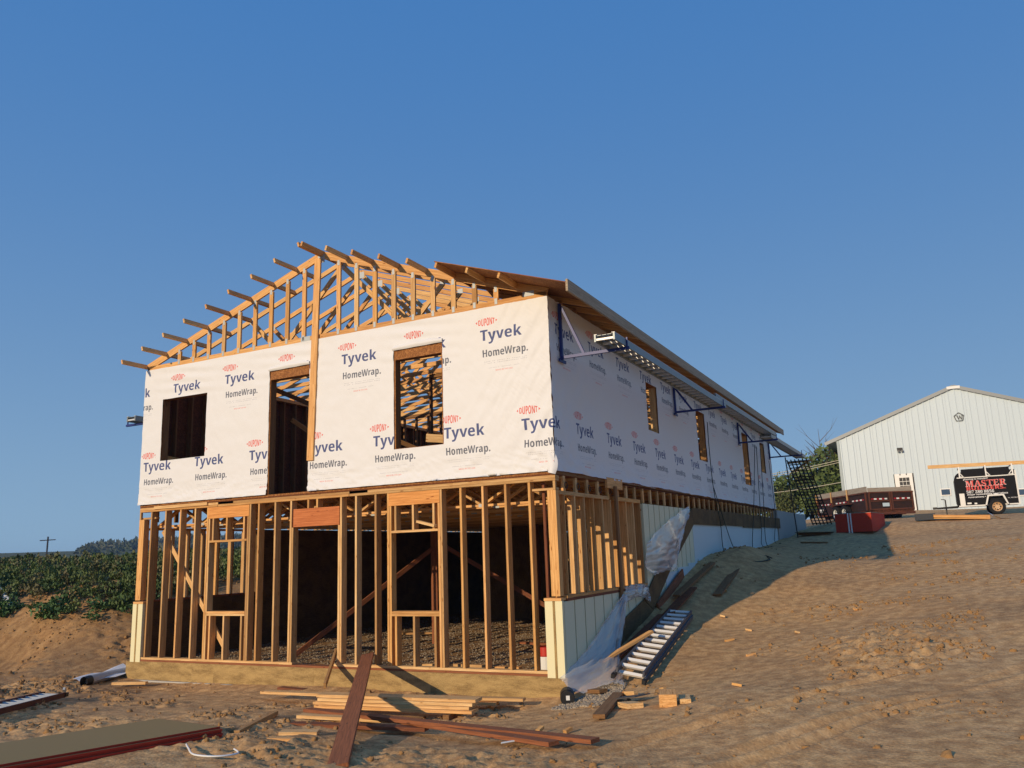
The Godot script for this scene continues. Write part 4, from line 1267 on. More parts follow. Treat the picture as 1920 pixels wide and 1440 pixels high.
	# scraps on the gravel inside
	for k in 5:
		piece("board_offcut", ["pale offcut on the gravel behind the window nearest the corner", "pale strip on the gravel under the window nearest the corner", "pale strip on the gravel by the third stud from the corner", "weathered offcut on the gravel far inside", "dark board lying across the gravel near the corner"][k], "offcut",
			[Vector3(-2.75, -0.01, -0.55), Vector3(-2.2, 0.0, -0.62), Vector3(-1.4, -0.01, -0.55), Vector3(-6.6, -0.02, -5.2), Vector3(-2.5, 0.02, -3.6)][k], [Vector3(-2.3, 0.02, -0.45), Vector3(-1.55, 0.01, -0.5), Vector3(-0.95, 0.0, -0.5), Vector3(-5.6, -0.02, -5.6), Vector3(-1.0, 0.05, -3.0)][k], 0.04, 0.12, M.treated[0] if k == 4 else M.lumber[k], "offcuts on the gravel inside")
	# plastic sheeting on the side wall
	plastic("torn clear plastic sheet draped from the prop post to the ground at the near corner", [
		[Vector3(0.10, 0.98, -2.42), Vector3(0.11, 0.98, -2.46), Vector3(0.12, 0.97, -2.5), Vector3(0.13, 0.95, -2.55)],
		[Vector3(0.07, 0.62, -1.55), Vector3(0.13, 0.62, -1.85), Vector3(0.16, 0.60, -2.1), Vector3(0.14, 0.58, -2.35)],
		[Vector3(0.07, 0.25, -0.70), Vector3(0.20, 0.22, -1.15), Vector3(0.27, 0.22, -1.55), Vector3(0.18, 0.22, -2.0)],
		[Vector3(0.02, 0.02, 0.06), Vector3(0.28, -0.02, -0.45), Vector3(0.48, 0.02, -0.85), Vector3(0.40, 0.0, -1.25)],
		[Vector3(-0.02, -0.05, 0.09), Vector3(0.26, -0.22, 0.10), Vector3(0.62, -0.12, -0.20), Vector3(0.86, -0.12, -0.10)]])
	plastic("clear plastic sheet sagging off the top of the pale foam boards", [
		[Vector3(0.085, 2.66, -7.25), Vector3(0.085, 2.45, -6.2), Vector3(0.085, 2.22, -5.2), Vector3(0.085, 1.86, -4.0)],
		[Vector3(0.13, 2.42, -7.0), Vector3(0.12, 2.10, -6.2), Vector3(0.13, 1.85, -5.2), Vector3(0.11, 1.62, -3.85)],
		[Vector3(0.12, 2.18, -6.6), Vector3(0.14, 1.75, -6.0), Vector3(0.15, 1.55, -5.1), Vector3(0.10, 1.40, -3.72)],
		[Vector3(0.11, 1.95, -6.05), Vector3(0.16, 1.36, -5.65), Vector3(0.16, 1.30, -5.0), Vector3(0.10, 1.24, -4.2)]])
	plastic("small scrap of clear plastic over the knee wall behind the prop post", [
		[Vector3(0.10, 1.10, -2.52), Vector3(0.13, 1.12, -3.0), Vector3(0.13, 1.11, -3.4), Vector3(0.10, 1.05, -3.85)],
		[Vector3(0.11, 0.98, -2.5), Vector3(0.16, 0.97, -3.0), Vector3(0.16, 0.96, -3.4), Vector3(0.12, 0.88, -3.88)],
		[Vector3(0.11, 0.85, -2.52), Vector3(0.13, 0.90, -3.1), Vector3(0.13, 0.86, -3.5), Vector3(0.11, 0.76, -3.86)]])

func plastic(label: String, rows: Array) -> void:
	var w := 25
	var hgt := 29
	var p := []
	for j in hgt:
		var t := float(j) / (hgt - 1) * (rows.size() - 1)
		var k := mini(int(t), rows.size() - 2)
		for i in w:
			var s := float(i) / (w - 1) * 3.0
			var c := mini(int(s), 2)
			var a := []
			for r in [maxi(k - 1, 0), k, k + 1, mini(k + 2, rows.size() - 1)]:
				var row: Array = rows[r]
				a.append(row[c].cubic_interpolate(row[c + 1], row[maxi(c - 1, 0)], row[mini(c + 2, 3)], s - c))
			var q: Vector3 = a[1].cubic_interpolate(a[2], a[0], a[3], t - k)
			q.x += 0.012 * sin(i * 0.9 + j * 0.22) + noise_c.get_noise_2d(i * 0.25 + label.length(), j * 0.12) * 0.022
			q.y += noise_c.get_noise_2d(i * 0.2, j * 0.2 + 9.0) * 0.03
			p.append(q)
	tag(sheet_from(p, w, M.poly, "plastic_sheet", self), label, "plastic sheet", "torn plastic sheets on the side wall")

func ladder(called: String, label: String, nl: Vector3, nr: Vector3, fl: Vector3, fr: Vector3, rungs: int, rail: Material, double: bool) -> void:
	var t := thing(called, label, "ladder", (nl + nr) * 0.5)
	var o := t.position
	var across := (nr - nl).normalized()
	var along := (fl - nl).normalized()
	var nrm := across.cross(along).normalized()
	if nrm.y < 0: nrm = -nrm
	for layer in (2 if double else 1):
		var lift := nrm * 0.075 * layer + across * 0.0
		var ins := across * 0.03 * layer
		bar("side_rail", t, nl - o + lift + ins, fl - o + lift + ins, 0.075, 0.028, rail, nrm)
		bar("side_rail", t, nr - o + lift - ins, fr - o + lift - ins, 0.075, 0.028, rail, nrm)
		for k in rungs:
			var f := (k + 0.5 + 0.35 * layer) / rungs
			bar("rung", t, nl.lerp(fl, f) - o + lift + ins, nr.lerp(fr, f) - o + lift - ins, 0.042 if double else 0.032, 0.045, M.rung if double else M.plate, (nrm - along * 0.9).normalized())
	for p in [nl, nr]: bar("foot", t, p - o - along * 0.10, p - o + along * 0.03, 0.06, 0.05, M.black, nrm)
	if not double: bar("rung_lock", t, nl - o + nrm * 0.05, nl - o + nrm * 0.10 + along * 0.08, 0.04, 0.03, M.plate, along)

# ------------------------------------------------------------------ barn and trailers
func append_box(st: SurfaceTool, a: Vector3, b: Vector3) -> void:
	var d := (b - a).abs()
	st.append_from(box_mesh(d.x, d.y, d.z, 0), 0, Transform3D(Basis.IDENTITY, (a + b) * 0.5))

func build_barn() -> void:
	var b := thing("metal_barn", "large pale grey ribbed metal barn with a low gable roof", "barn", Vector3(0.2, 3.15, -43.5))
	var steel := plain(Color(0.75, 0.81, 0.84), 0.45, 0.0)
	var trim := plain(Color(0.55, 0.60, 0.62), 0.5, 0.2)
	var roofm := plain(Color(0.50, 0.52, 0.53), 0.5, 0.3)
	var wide := 13.6
	var eave := 4.85
	var rise := 2.52
	var n := 13
	var ht := func(x: float) -> float: return eave + rise * (1.0 - absf(x - wide * 0.5) / (wide * 0.5))
	for k in n:
		var a := wide * k / n
		var c := wide * (k + 1) / n
		var pts := PackedVector2Array([Vector2(a, 0), Vector2(c - 0.004, 0), Vector2(c - 0.004, ht.call(c))])
		if a < wide * 0.5 and c > wide * 0.5: pts.append(Vector2(wide * 0.5, ht.call(wide * 0.5)))
		pts.append(Vector2(a, ht.call(a)))
		var st := SurfaceTool.new()
		st.begin(Mesh.PRIMITIVE_TRIANGLES)
		st.append_from(plate_mesh(pts, 0.03), 0, Transform3D.IDENTITY)
		for r in 3:
			var x := a + (c - a) * (r + 0.5) / 3.0
			append_box(st, Vector3(x - 0.03, 0.0, 0.0305), Vector3(x + 0.03, ht.call(x) - 0.02, 0.075))
		mesh(st.commit(), steel, "wall_panel", b)
	slab("side_wall", b, Vector3(0.0, 0, -18), Vector3(0.03, eave, -0.002), steel)
	slab("side_wall", b, Vector3(wide - 0.03, 0, -18), Vector3(wide, eave, -0.002), steel)
	slab("corner_trim", b, Vector3(-0.05, 0, -0.15), Vector3(0.10, eave + 0.02, 0.075), trim)
	for s in [-1.0, 1.0]:
		var ridge := Vector3(wide * 0.5, eave + rise + 0.10, -8.6)
		var low := Vector3(wide * 0.5 + s * (wide * 0.5 + 0.75), 0, -8.6)
		low.y = eave + 0.10 - 0.75 * rise / (wide * 0.5)
		bar("roof", b, ridge + Vector3(0, 0, -0.3), low + Vector3(0, 0, -0.3), 0.07, 18.0, roofm)
		bar("rake_trim", b, ridge + Vector3(0, -0.05, 8.73), low + Vector3(0, -0.05, 8.73), 0.20, 0.05, roofm)
	slab("soffit", b, Vector3(-0.70, eave - 0.13, -18), Vector3(-0.06, eave - 0.10, 0.1), trim)
	slab("ridge_cap", b, Vector3(wide * 0.5 - 0.35, eave + rise - 0.10, 0.157), Vector3(wide * 0.5 + 0.35, eave + rise + 0.06, 0.18), M.white)
	var door := part("door", b)
	slab("door_frame", door, Vector3(2.95, 0.1, 0.063), Vector3(4.05, 2.45, 0.075), M.white)
	slab("door_leaf", door, Vector3(3.03, 0.12, 0.076), Vector3(3.97, 2.36, 0.10), M.white)
	for i in 3:
		for j in 3:
			slab("pane", door, Vector3(3.24 + 0.19 * i, 1.52 + 0.24 * j, 0.101), Vector3(3.41 + 0.19 * i, 1.73 + 0.24 * j, 0.106), M.black)
	for q in [[5.35, 1.0], [9.2, 0.75]]:
		var w := part("window", b)
		slab("frame", w, Vector3(q[0], q[1], 0.063), Vector3(q[0] + 0.55, q[1] + 0.42, 0.085), M.white)
		slab("pane", w, Vector3(q[0] + 0.05, q[1] + 0.05, 0.086), Vector3(q[0] + 0.50, q[1] + 0.37, 0.092), plain(Color(0.25, 0.33, 0.42), 0.1))
	var em := part("emblem", b)
	var ring := PackedVector2Array()
	for k in 5: ring.append(Vector2(cos(PI / 2 + TAU * k / 5), sin(PI / 2 + TAU * k / 5)) * 0.27)
	for k in 5:
		var p := ring[k]
		var q := ring[(k + 1) % 5]
		bar("ring_bar", em, Vector3(p.x + 6.88, p.y + 5.55, 0.075), Vector3(q.x + 6.88, q.y + 5.55, 0.075), 0.05, 0.02, plain(Color(0.35, 0.37, 0.38), 0.6))
	letters("W", 0.24, plain(Color(0.30, 0.31, 0.32), 0.6), "lettering", em, Vector3(6.73, 5.53, 0.075), Basis.IDENTITY, M.serif, 0.02)
	var lamp := part("wall_lamp", b)
	slab("housing", lamp, Vector3(3.33, 3.88, 0.063), Vector3(3.63, 4.02, 0.16), M.black)
	for x in [3.36, 3.55]: slab("lamp_head", lamp, Vector3(x, 3.76, 0.10), Vector3(x + 0.11, 3.87, 0.26), plain(Color(0.35, 0.36, 0.37), 0.5))

func wheel(parent: Node, at: Vector3, r: float, rim: Material) -> void:
	var w := part("wheel", parent)
	w.position = at
	w.rotation.y = PI / 2 * -1.0
	mesh(lathe_mesh([[r * 0.60, 0.11], [r * 0.72, 0.12], [r * 0.94, 0.11], [r, 0.07], [r, -0.07], [r * 0.94, -0.10], [r * 0.6, -0.10]], 32), M.rubber, "tyre", w)
	mesh(lathe_mesh([[0.0, 0.085], [r * 0.16, 0.085], [r * 0.18, 0.055], [r * 0.34, 0.06], [r * 0.44, 0.03], [r * 0.56, 0.095], [r * 0.61, 0.10], [r * 0.61, -0.09]], 32), rim, "rim", w)
	for k in 8:
		var a := TAU * k / 8
		var o := mesh(lathe_mesh([[0.0, 0.0], [0.032, 0.0], [0.032, 0.02]], 8), M.black, "rim_hole", w)
		o.position = Vector3(0.062, cos(a) * r * 0.36, sin(a) * r * 0.36)
		if k % 2 == 1: o.scale = Vector3(1, 0.7, 0.7)

func build_trailers() -> void:
	# black enclosed trailer
	var y0 := ground_y(7.5, -30.7)
	var t := thing("cargo_trailer", "black enclosed cargo trailer with red and white lettering on its side", "trailer", Vector3(6.03, y0, -30.6))
	var paint := plain(Color(0.09, 0.09, 0.10), 0.5)
	paint.metallic_specular = 0.2
	var out := PackedVector2Array([Vector2(0.06, 0.42), Vector2(2.42, 0.42), Vector2(2.42, 1.86), Vector2(2.36, 1.92), Vector2(0.30, 1.92), Vector2(0.16, 1.88), Vector2(0.06, 1.78), Vector2(0.0, 1.60), Vector2(0.0, 0.6)])
	var body := mesh(plate_mesh(out, 1.5), paint, "body", t)
	body.position.z = -1.5
	slab("bottom_trim", t, Vector3(0.06, 0.395, -0.02), Vector3(2.42, 0.45, 0.012), M.alu)
	slab("corner_trim", t, Vector3(2.37, 0.45, -0.02), Vector3(2.43, 1.88, 0.014), M.alu)
	slab("roof_trim", t, Vector3(0.12, 1.66, -0.01), Vector3(2.37, 1.70, 0.013), M.alu)
	slab("stone_guard", t, Vector3(0.13, 0.45, 0.0), Vector3(0.33, 0.98, 0.008), M.alu)
	for k in 3:
		var x: float = [0.22, 1.26, 2.28][k]
		slab("rack_upright", t, Vector3(x, 1.66, 0.014), Vector3(x + 0.05, 2.17, 0.05), M.white)
		bar("rack_brace", t, Vector3(x + 0.05, 1.72, 0.03), Vector3(x + (0.20 if k < 2 else -0.16), 1.70, 0.03), 0.04, 0.03, M.white)
		bar("rack_brace", t, Vector3(x + 0.02, 1.92, 0.03), Vector3(x + (0.18 if k < 2 else -0.14), 1.70, 0.03), 0.03, 0.03, M.white)
		slab("rack_rail", t, Vector3(x, 2.13, -1.5), Vector3(x + 0.05, 2.17, 0.013), M.white)
	slab("roof_box", t, Vector3(0.34, 1.921, -0.75), Vector3(2.2, 2.06, -0.12), paint)
	var f := PackedVector2Array([Vector2(1.08, 0.42), Vector2(1.14, 0.42), Vector2(1.26, 0.80), Vector2(1.78, 0.80), Vector2(1.92, 0.42), Vector2(1.98, 0.42), Vector2(1.83, 0.86), Vector2(1.21, 0.86)])
	var fe := mesh(plate_mesh(f, 0.26), M.alu, "fender", t)
	fe.position.z = 0.013
	wheel(t, Vector3(1.52, 0.33, 0.12), 0.33, plain(Color(0.80, 0.66, 0.50), 0.4))
	wheel(t, Vector3(1.52, 0.33, -1.62), 0.33, M.white)
	slab("side_light", t, Vector3(1.48, 0.865, 0.10), Vector3(1.60, 0.90, 0.2), M.white)
	for s in [-0.35, -1.15]: bar("tongue", t, Vector3(0.02, 0.42, s), Vector3(-0.85, 0.40, -0.75), 0.08, 0.06, M.black)
	bar("jack_post", t, Vector3(-0.45, 0.10, -0.75), Vector3(-0.45, 0.78, -0.75), 0.06, 0.06, M.black, Vector3.RIGHT)
	bar("jack_crank", t, Vector3(-0.45, 0.78, -0.73), Vector3(-0.62, 0.80, -0.70), 0.03, 0.03, M.black)
	slab("coupler", t, Vector3(-1.0, 0.36, -0.81), Vector3(-0.82, 0.46, -0.69), M.black)
	var red := plain(Color(0.85, 0.28, 0.26), 0.5)
	var wht := plain(Color(0.90, 0.90, 0.90), 0.5)
	var lz := 0.004
	letters("planning to remodel?", 0.065, wht, "lettering", t, Vector3(0.36, 1.60, lz), Basis.IDENTITY, M.serif)
	letters("MASTER", 0.25, wht, "lettering", t, Vector3(0.415, 1.395, lz), Basis.IDENTITY.scaled(Vector3(1.06, 1.04, 1)), M.serif)
	letters("MASTER", 0.25, red, "lettering", t, Vector3(0.43, 1.40, lz + 0.004), Basis.IDENTITY.scaled(Vector3(1.04, 0.98, 1)), M.serif)
	letters("BUILDERS", 0.155, red, "lettering", t, Vector3(0.42, 1.185, lz), Basis.IDENTITY.scaled(Vector3(1.45, 1.0, 1)), M.bold)
	letters("Inc.", 0.06, red, "lettering", t, Vector3(1.83, 1.14, lz), Basis.IDENTITY, M.bold)
	letters("507 280 8856", 0.125, wht, "lettering", t, Vector3(0.42, 1.03, lz), Basis.IDENTITY.scaled(Vector3(1.02, 1, 1)), M.serif)
	letters("major remodeling specialists", 0.065, wht, "lettering", t, Vector3(0.44, 0.915, lz), Basis.IDENTITY.scaled(Vector3(1.25, 1, 1)), M.bold)
	letters("renovations • additions", 0.065, wht, "lettering", t, Vector3(0.46, 0.80, lz), Basis.IDENTITY.scaled(Vector3(1.2, 1, 1)), M.bold)
	letters("Lic. 20639627", 0.045, wht, "lettering", t, Vector3(1.98, 0.70, lz), Basis.IDENTITY, M.regular)
	slab("sticker", t, Vector3(0.40, 0.50, 0.001), Vector3(0.56, 0.57, 0.005), M.white)
	slab("sticker", t, Vector3(0.68, 0.48, 0.001), Vector3(0.78, 0.55, 0.005), M.white)
	piece("long_board", "long pale board carried on the roof rack of the black trailer", "board", Vector3(5.05, y0 + 2.27, -30.72), Vector3(9.6, y0 + 2.17, -30.66), 0.16, 0.045, M.lumber[0])
	# rusty dump trailer
	var gy := ground_y(2.6, -28.0)
	var d := thing("dump_trailer", "rusty dark dump trailer with wooden side boards and red-white tape", "trailer", Vector3(2.56, gy, -27.6), deg_to_rad(30))
	var rust := grain_texture(Color(0.46, 0.26, 0.17), Color(0.15, 0.10, 0.08), 0, 61, 2.0)
	var rm := textured(rust, Color(1, 0.95, 0.9), 0.8)
	var rp := textured(rust, Color(0.55, 0.52, 0.52), 0.8)
	var wide := 2.05
	var long := 5.2
	var lo := 0.42
	var hi := 1.20
	slab("bed_floor", d, Vector3(0.02, lo - 0.08, -long), Vector3(wide - 0.02, lo, -0.02), rm)
	for s in 2:
		var x := 0.0 if s == 0 else wide - 0.05
		slab("bed_side", d, Vector3(x, lo, -long), Vector3(x + 0.05, hi, -0.06), rp)
		for k in 4:
			var z := -0.10 - k * 1.68
			slab("side_post", d, Vector3(x - 0.05 if s == 0 else x + 0.051, lo - 0.05, z - 0.08), Vector3(x - 0.001 if s == 0 else x + 0.10, hi, z), rm)
			if k > 0: slab("wood_stake", d, Vector3(x - 0.075 if s == 0 else x + 0.101, hi - 0.25, z - 0.09), Vector3(x - 0.052 if s == 0 else x + 0.13, hi + 0.24, z), M.lumber)
		for k in 2: slab("side_board", d, Vector3(x - 0.01, hi + 0.004, -long * (k + 1) / 2.0 + 0.005), Vector3(x + 0.035, hi + 0.24, -long * k / 2.0 - 0.05), M.gray_wood)
		slab("side_rail", d, Vector3(x - 0.06 if s == 0 else x + 0.001, hi - 0.06, -long), Vector3(x + 0.049 if s == 0 else x + 0.11, hi + 0.003, -0.06), rm)
	var white_tape := plain(Color(0.88, 0.88, 0.86), 0.4)
	var red_tape := plain(Color(0.62, 0.06, 0.06), 0.4)
	for k in 3:
		for i in 6:
			var z := -0.35 - 1.68 * k - 0.19 * i
			slab("tape_patch", d, Vector3(-0.006, 0.86, z - 0.185), Vector3(-0.001, 0.92, z), red_tape if i % 2 == 0 else white_tape)
	slab("front_wall", d, Vector3(0.05, lo, -long), Vector3(wide - 0.05, hi, -long + 0.05), rm)
	var gate := part("tail_gate", d)
	for s in 2:
		var x := 0.03 + s * (wide * 0.5 - 0.01)
		slab("gate_leaf", gate, Vector3(x, lo + 0.02, -0.055), Vector3(x + wide * 0.5 - 0.04, hi - 0.02, 0.0), rp)
		for e in [x, x + wide * 0.5 - 0.11]: slab("gate_rib", gate, Vector3(e, lo - 0.02, 0.001), Vector3(e + 0.07, hi, 0.045), rm)
		for e in [lo + 0.0, hi - 0.05, 0.78]: slab("gate_rib", gate, Vector3(x + 0.071, e, 0.001), Vector3(x + wide * 0.5 - 0.112, e + 0.05, 0.035), rm)
		for i in 6: slab("tape_patch", gate, Vector3(x + 0.12 + 0.12 * i, 0.86, 0.002), Vector3(x + 0.237 + 0.12 * i, 0.92, 0.006), red_tape if i % 2 == 0 else white_tape)
	slab("gate_board", d, Vector3(0.05, hi + 0.004, -0.05), Vector3(wide - 0.06, hi + 0.18, -0.01), M.gray_wood)
	slab("license_plate", d, Vector3(0.62, 0.56, 0.036), Vector3(0.92, 0.71, 0.042), plain(Color(0.75, 0.82, 0.85), 0.4))
	slab("rear_bumper", d, Vector3(0.0, lo - 0.2, -0.1), Vector3(wide, lo - 0.09, 0.02), rm)
	for z in [-1.9, -2.8]:
		wheel_side(d, Vector3(-0.14, 0.37, z), 0.37, M.white)
		wheel_side(d, Vector3(wide + 0.14, 0.37, z), 0.37, M.white)
	slab("fender", d, Vector3(-0.30, 0.76, -3.35), Vector3(-0.052, 0.79, -1.4), rm)
	slab("axle_frame", d, Vector3(0.3, 0.2, -long), Vector3(0.45, lo - 0.081, -0.2), rm)
	slab("axle_frame", d, Vector3(1.6, 0.2, -long), Vector3(1.75, lo - 0.081, -0.2), rm)
	for s in [0.4, 1.65]: bar("tongue", d, Vector3(s, 0.4, -long), Vector3(1.02, 0.4, -long - 1.3), 0.12, 0.08, M.black)
	slab("marker_panel", d, Vector3(-0.058, 0.55, -4.9), Vector3(-0.051, 0.70, -4.5), white_tape)
	# red-edged sheet bundle
	var base := Vector3(1.84, ground_y(2.5, -20.6) - 0.02, -20.5)
	var st := thing("sheet_bundle", "big bundle of sheathing with dark red painted sides and two white straps", "sheet stack", base, -0.127)
	var redm := textured(grain_texture(Color(0.80, 0.25, 0.12), Color(0.66, 0.17, 0.08), 0, 71, 0.8), Color(1, 1, 1), 0.8)
	for k in 28: slab("sheet", st, Vector3(0.002 * ((k * 5) % 3), 0.06 + 0.0232 * k, -2.42), Vector3(1.235 - 0.002 * ((k * 3) % 4), 0.0825 + 0.0232 * k, 0.0), redm)
	slab("sheet", st, Vector3(0.0, 0.7105, -2.42), Vector3(1.235, 0.724, 0.0), M.gray_wood)
	for x in [0.43, 0.52]:
		slab("strap", st, Vector3(x, 0.02, 0.002), Vector3(x + 0.045, 0.728, 0.010), M.white)
		slab("strap", st, Vector3(x, 0.7245, -2.42), Vector3(x + 0.045, 0.7285, 0.001), M.white)
	for z in [-0.2, -2.2]: slab("runner", st, Vector3(0.02, -0.1, z - 0.09), Vector3(1.2, 0.058, z), M.weathered)
	piece("board", "pale board lying across the top of the red bundle", "board", Vector3(2.45, base.y + 0.75, -20.55), Vector3(3.1, base.y + 0.75, -22.2), 0.04, 0.14, M.weathered)
	var fs := thing("plywood_sheet", "single plywood sheet flat on the ground left of the red bundle", "sheet", on_ground(0.95, -21.0, 0.06))
	bar("panel", fs, Vector3(-0.45, 0.02, 0), Vector3(0.75, 0.0, 0.0), 0.02, 2.3, M.grade_ply)
	bar("runner", fs, Vector3(-0.4, -0.04, 0.9), Vector3(0.7, -0.06, 0.9), 0.08, 0.09, M.weathered)
	# long lumber between the trailers
	for k in 6:
		var y := ground_y(5.6, -23.6) + 0.10 + 0.05 * (k / 2)
		var z := -23.5 - 0.32 * (k % 2)
		piece("board", ["front lowest", "rear lowest", "front middle", "rear middle", "front topmost", "rear topmost"][k] + " board of the lumber pile before the black trailer", "board", Vector3(4.65 + 0.1 * (k % 3), y + 0.02, z), Vector3(6.85 - 0.12 * (k % 2), y - 0.10, z + 0.02), 0.046, 0.29, M.truss_wood if k % 3 else M.lumber, "lumber pile before the black trailer")
	var wrapb := thing("wrapped_board", "dark blue wrapped end of the lumber pile before the black trailer", "wrapping", Vector3(4.38, ground_y(4.6, -23.6) + 0.03, -23.3))
	slab("wrapping", wrapb, Vector3(0, 0, -0.3), Vector3(0.62, 0.20, 0.02), plain(Color(0.12, 0.15, 0.19), 0.6))
	slab("wrapping_top", wrapb, Vector3(0.0, 0.202, -0.32), Vector3(0.70, 0.23, 0.0), plain(Color(0.16, 0.19, 0.23), 0.6))
	var pf := []
	for j in 4:
		for i in 6: pf.append(Vector3(6.80 + 0.13 * i, ground_y(6.9, -23.4) + maxf(0.03, 0.26 - 0.085 * i + 0.03 * sin(i * 2.0 + j)), -23.75 + 0.12 * j + 0.04 * i))
	tag(sheet_from(pf, 6, M.wrap_plain, "paper_wrap", self), "loose white paper trailing off the lumber pile before the black trailer", "paper")

func wheel_side(parent: Node, at: Vector3, r: float, rim: Material) -> void:
	wheel(parent, at, r, rim)
	var w: Node3D = parent.get_child(parent.get_child_count() - 1)
	w.rotation.y = PI if at.x < 0.0 else 0.0

# ------------------------------------------------------------------ plants
func leaf_cluster(seed_at: int, blobs: int, leaves: int, size: Vector3, leaf: float, upright: float, low: Color, high: Color) -> ArrayMesh:
	var r := RandomNumberGenerator.new()
	r.seed = seed_at
	var v := PackedVector3Array()
	var n := PackedVector3Array()
	var ix := PackedInt32Array()
	var col := PackedColorArray()
	for b in blobs:
		var dir := Vector3(r.randfn(), r.randfn(), r.randfn()).normalized()
		var c := dir * pow(r.randf(), 0.45) * size * 0.74
		var br := r.randf_range(0.18, 0.36)
		var tone := r.randf()
		for k in leaves:
			var p := c + Vector3(r.randfn(), r.randfn() * 0.7, r.randfn()) * br * size * 0.55
			var a := Vector3(r.randfn(), r.randfn() + upright, r.randfn()).normalized()
			var s := a.cross(Vector3(r.randfn(), r.randfn(), r.randfn())).normalized()
			var l := leaf * r.randf_range(0.6, 1.35)
			var i := v.size()
			v.append_array([p, p + a * l * 0.5 + s * l * 0.32, p + a * l, p + a * l * 0.5 - s * l * 0.32])
			var nn := (a.cross(s).normalized() + dir * 0.5).normalized()
			for q in 4: n.append(nn)
			var cc := low.lerp(high, clampf(tone * 0.7 + r.randf() * 0.3, 0, 1))
			for q in 4: col.append(cc)
			ix.append_array([i, i + 1, i + 2, i, i + 2, i + 3])
	return arrays_mesh(v, n, PackedVector2Array(), ix, col)

func trunk_mesh(h: float, r: float, seed_at: int) -> ArrayMesh:
	var q := RandomNumberGenerator.new()
	q.seed = seed_at
	var st := SurfaceTool.new()
	st.begin(Mesh.PRIMITIVE_TRIANGLES)
	var limb := func(a: Vector3, b: Vector3, ra: float, rb: float) -> void:
		var d := (b - a).normalized()
		var u := d.cross(Vector3(0.3, 0.2, 1)).normalized()
		var w := d.cross(u)
		for s in 6:
			var p := u * cos(TAU * s / 6) + w * sin(TAU * s / 6)
			var p2 := u * cos(TAU * (s + 1) / 6) + w * sin(TAU * (s + 1) / 6)
			for x in [a + p * ra, a + p2 * ra, b + p * rb, a + p2 * ra, b + p2 * rb, b + p * rb]: st.add_vertex(x)
	limb.call(Vector3.ZERO, Vector3(0.05 * h * 0.2, h * 0.5, 0), r, r * 0.7)
	limb.call(Vector3(0.05 * h * 0.2, h * 0.5, 0), Vector3(0, h, 0.1), r * 0.7, r * 0.15)
	for k in 9:
		var y := h * (0.3 + 0.07 * k)
		var a := q.randf() * TAU
		var e := Vector3(cos(a), 0.7, sin(a)) * h * q.randf_range(0.2, 0.36)
		limb.call(Vector3(0, y, 0), Vector3(0, y, 0) + e * 0.6, r * 0.35, r * 0.2)
		limb.call(Vector3(0, y, 0) + e * 0.6, Vector3(0, y, 0) + e + Vector3(0, h * 0.05, 0), r * 0.2, r * 0.05)
		limb.call(Vector3(0, y, 0) + e * 0.6, Vector3(0, y, 0) + e * 0.8 + Vector3(cos(a + 1.2), 0.6, sin(a + 1.2)) * h * 0.12, r * 0.14, r * 0.04)
	st.generate_normals()
	return st.commit()

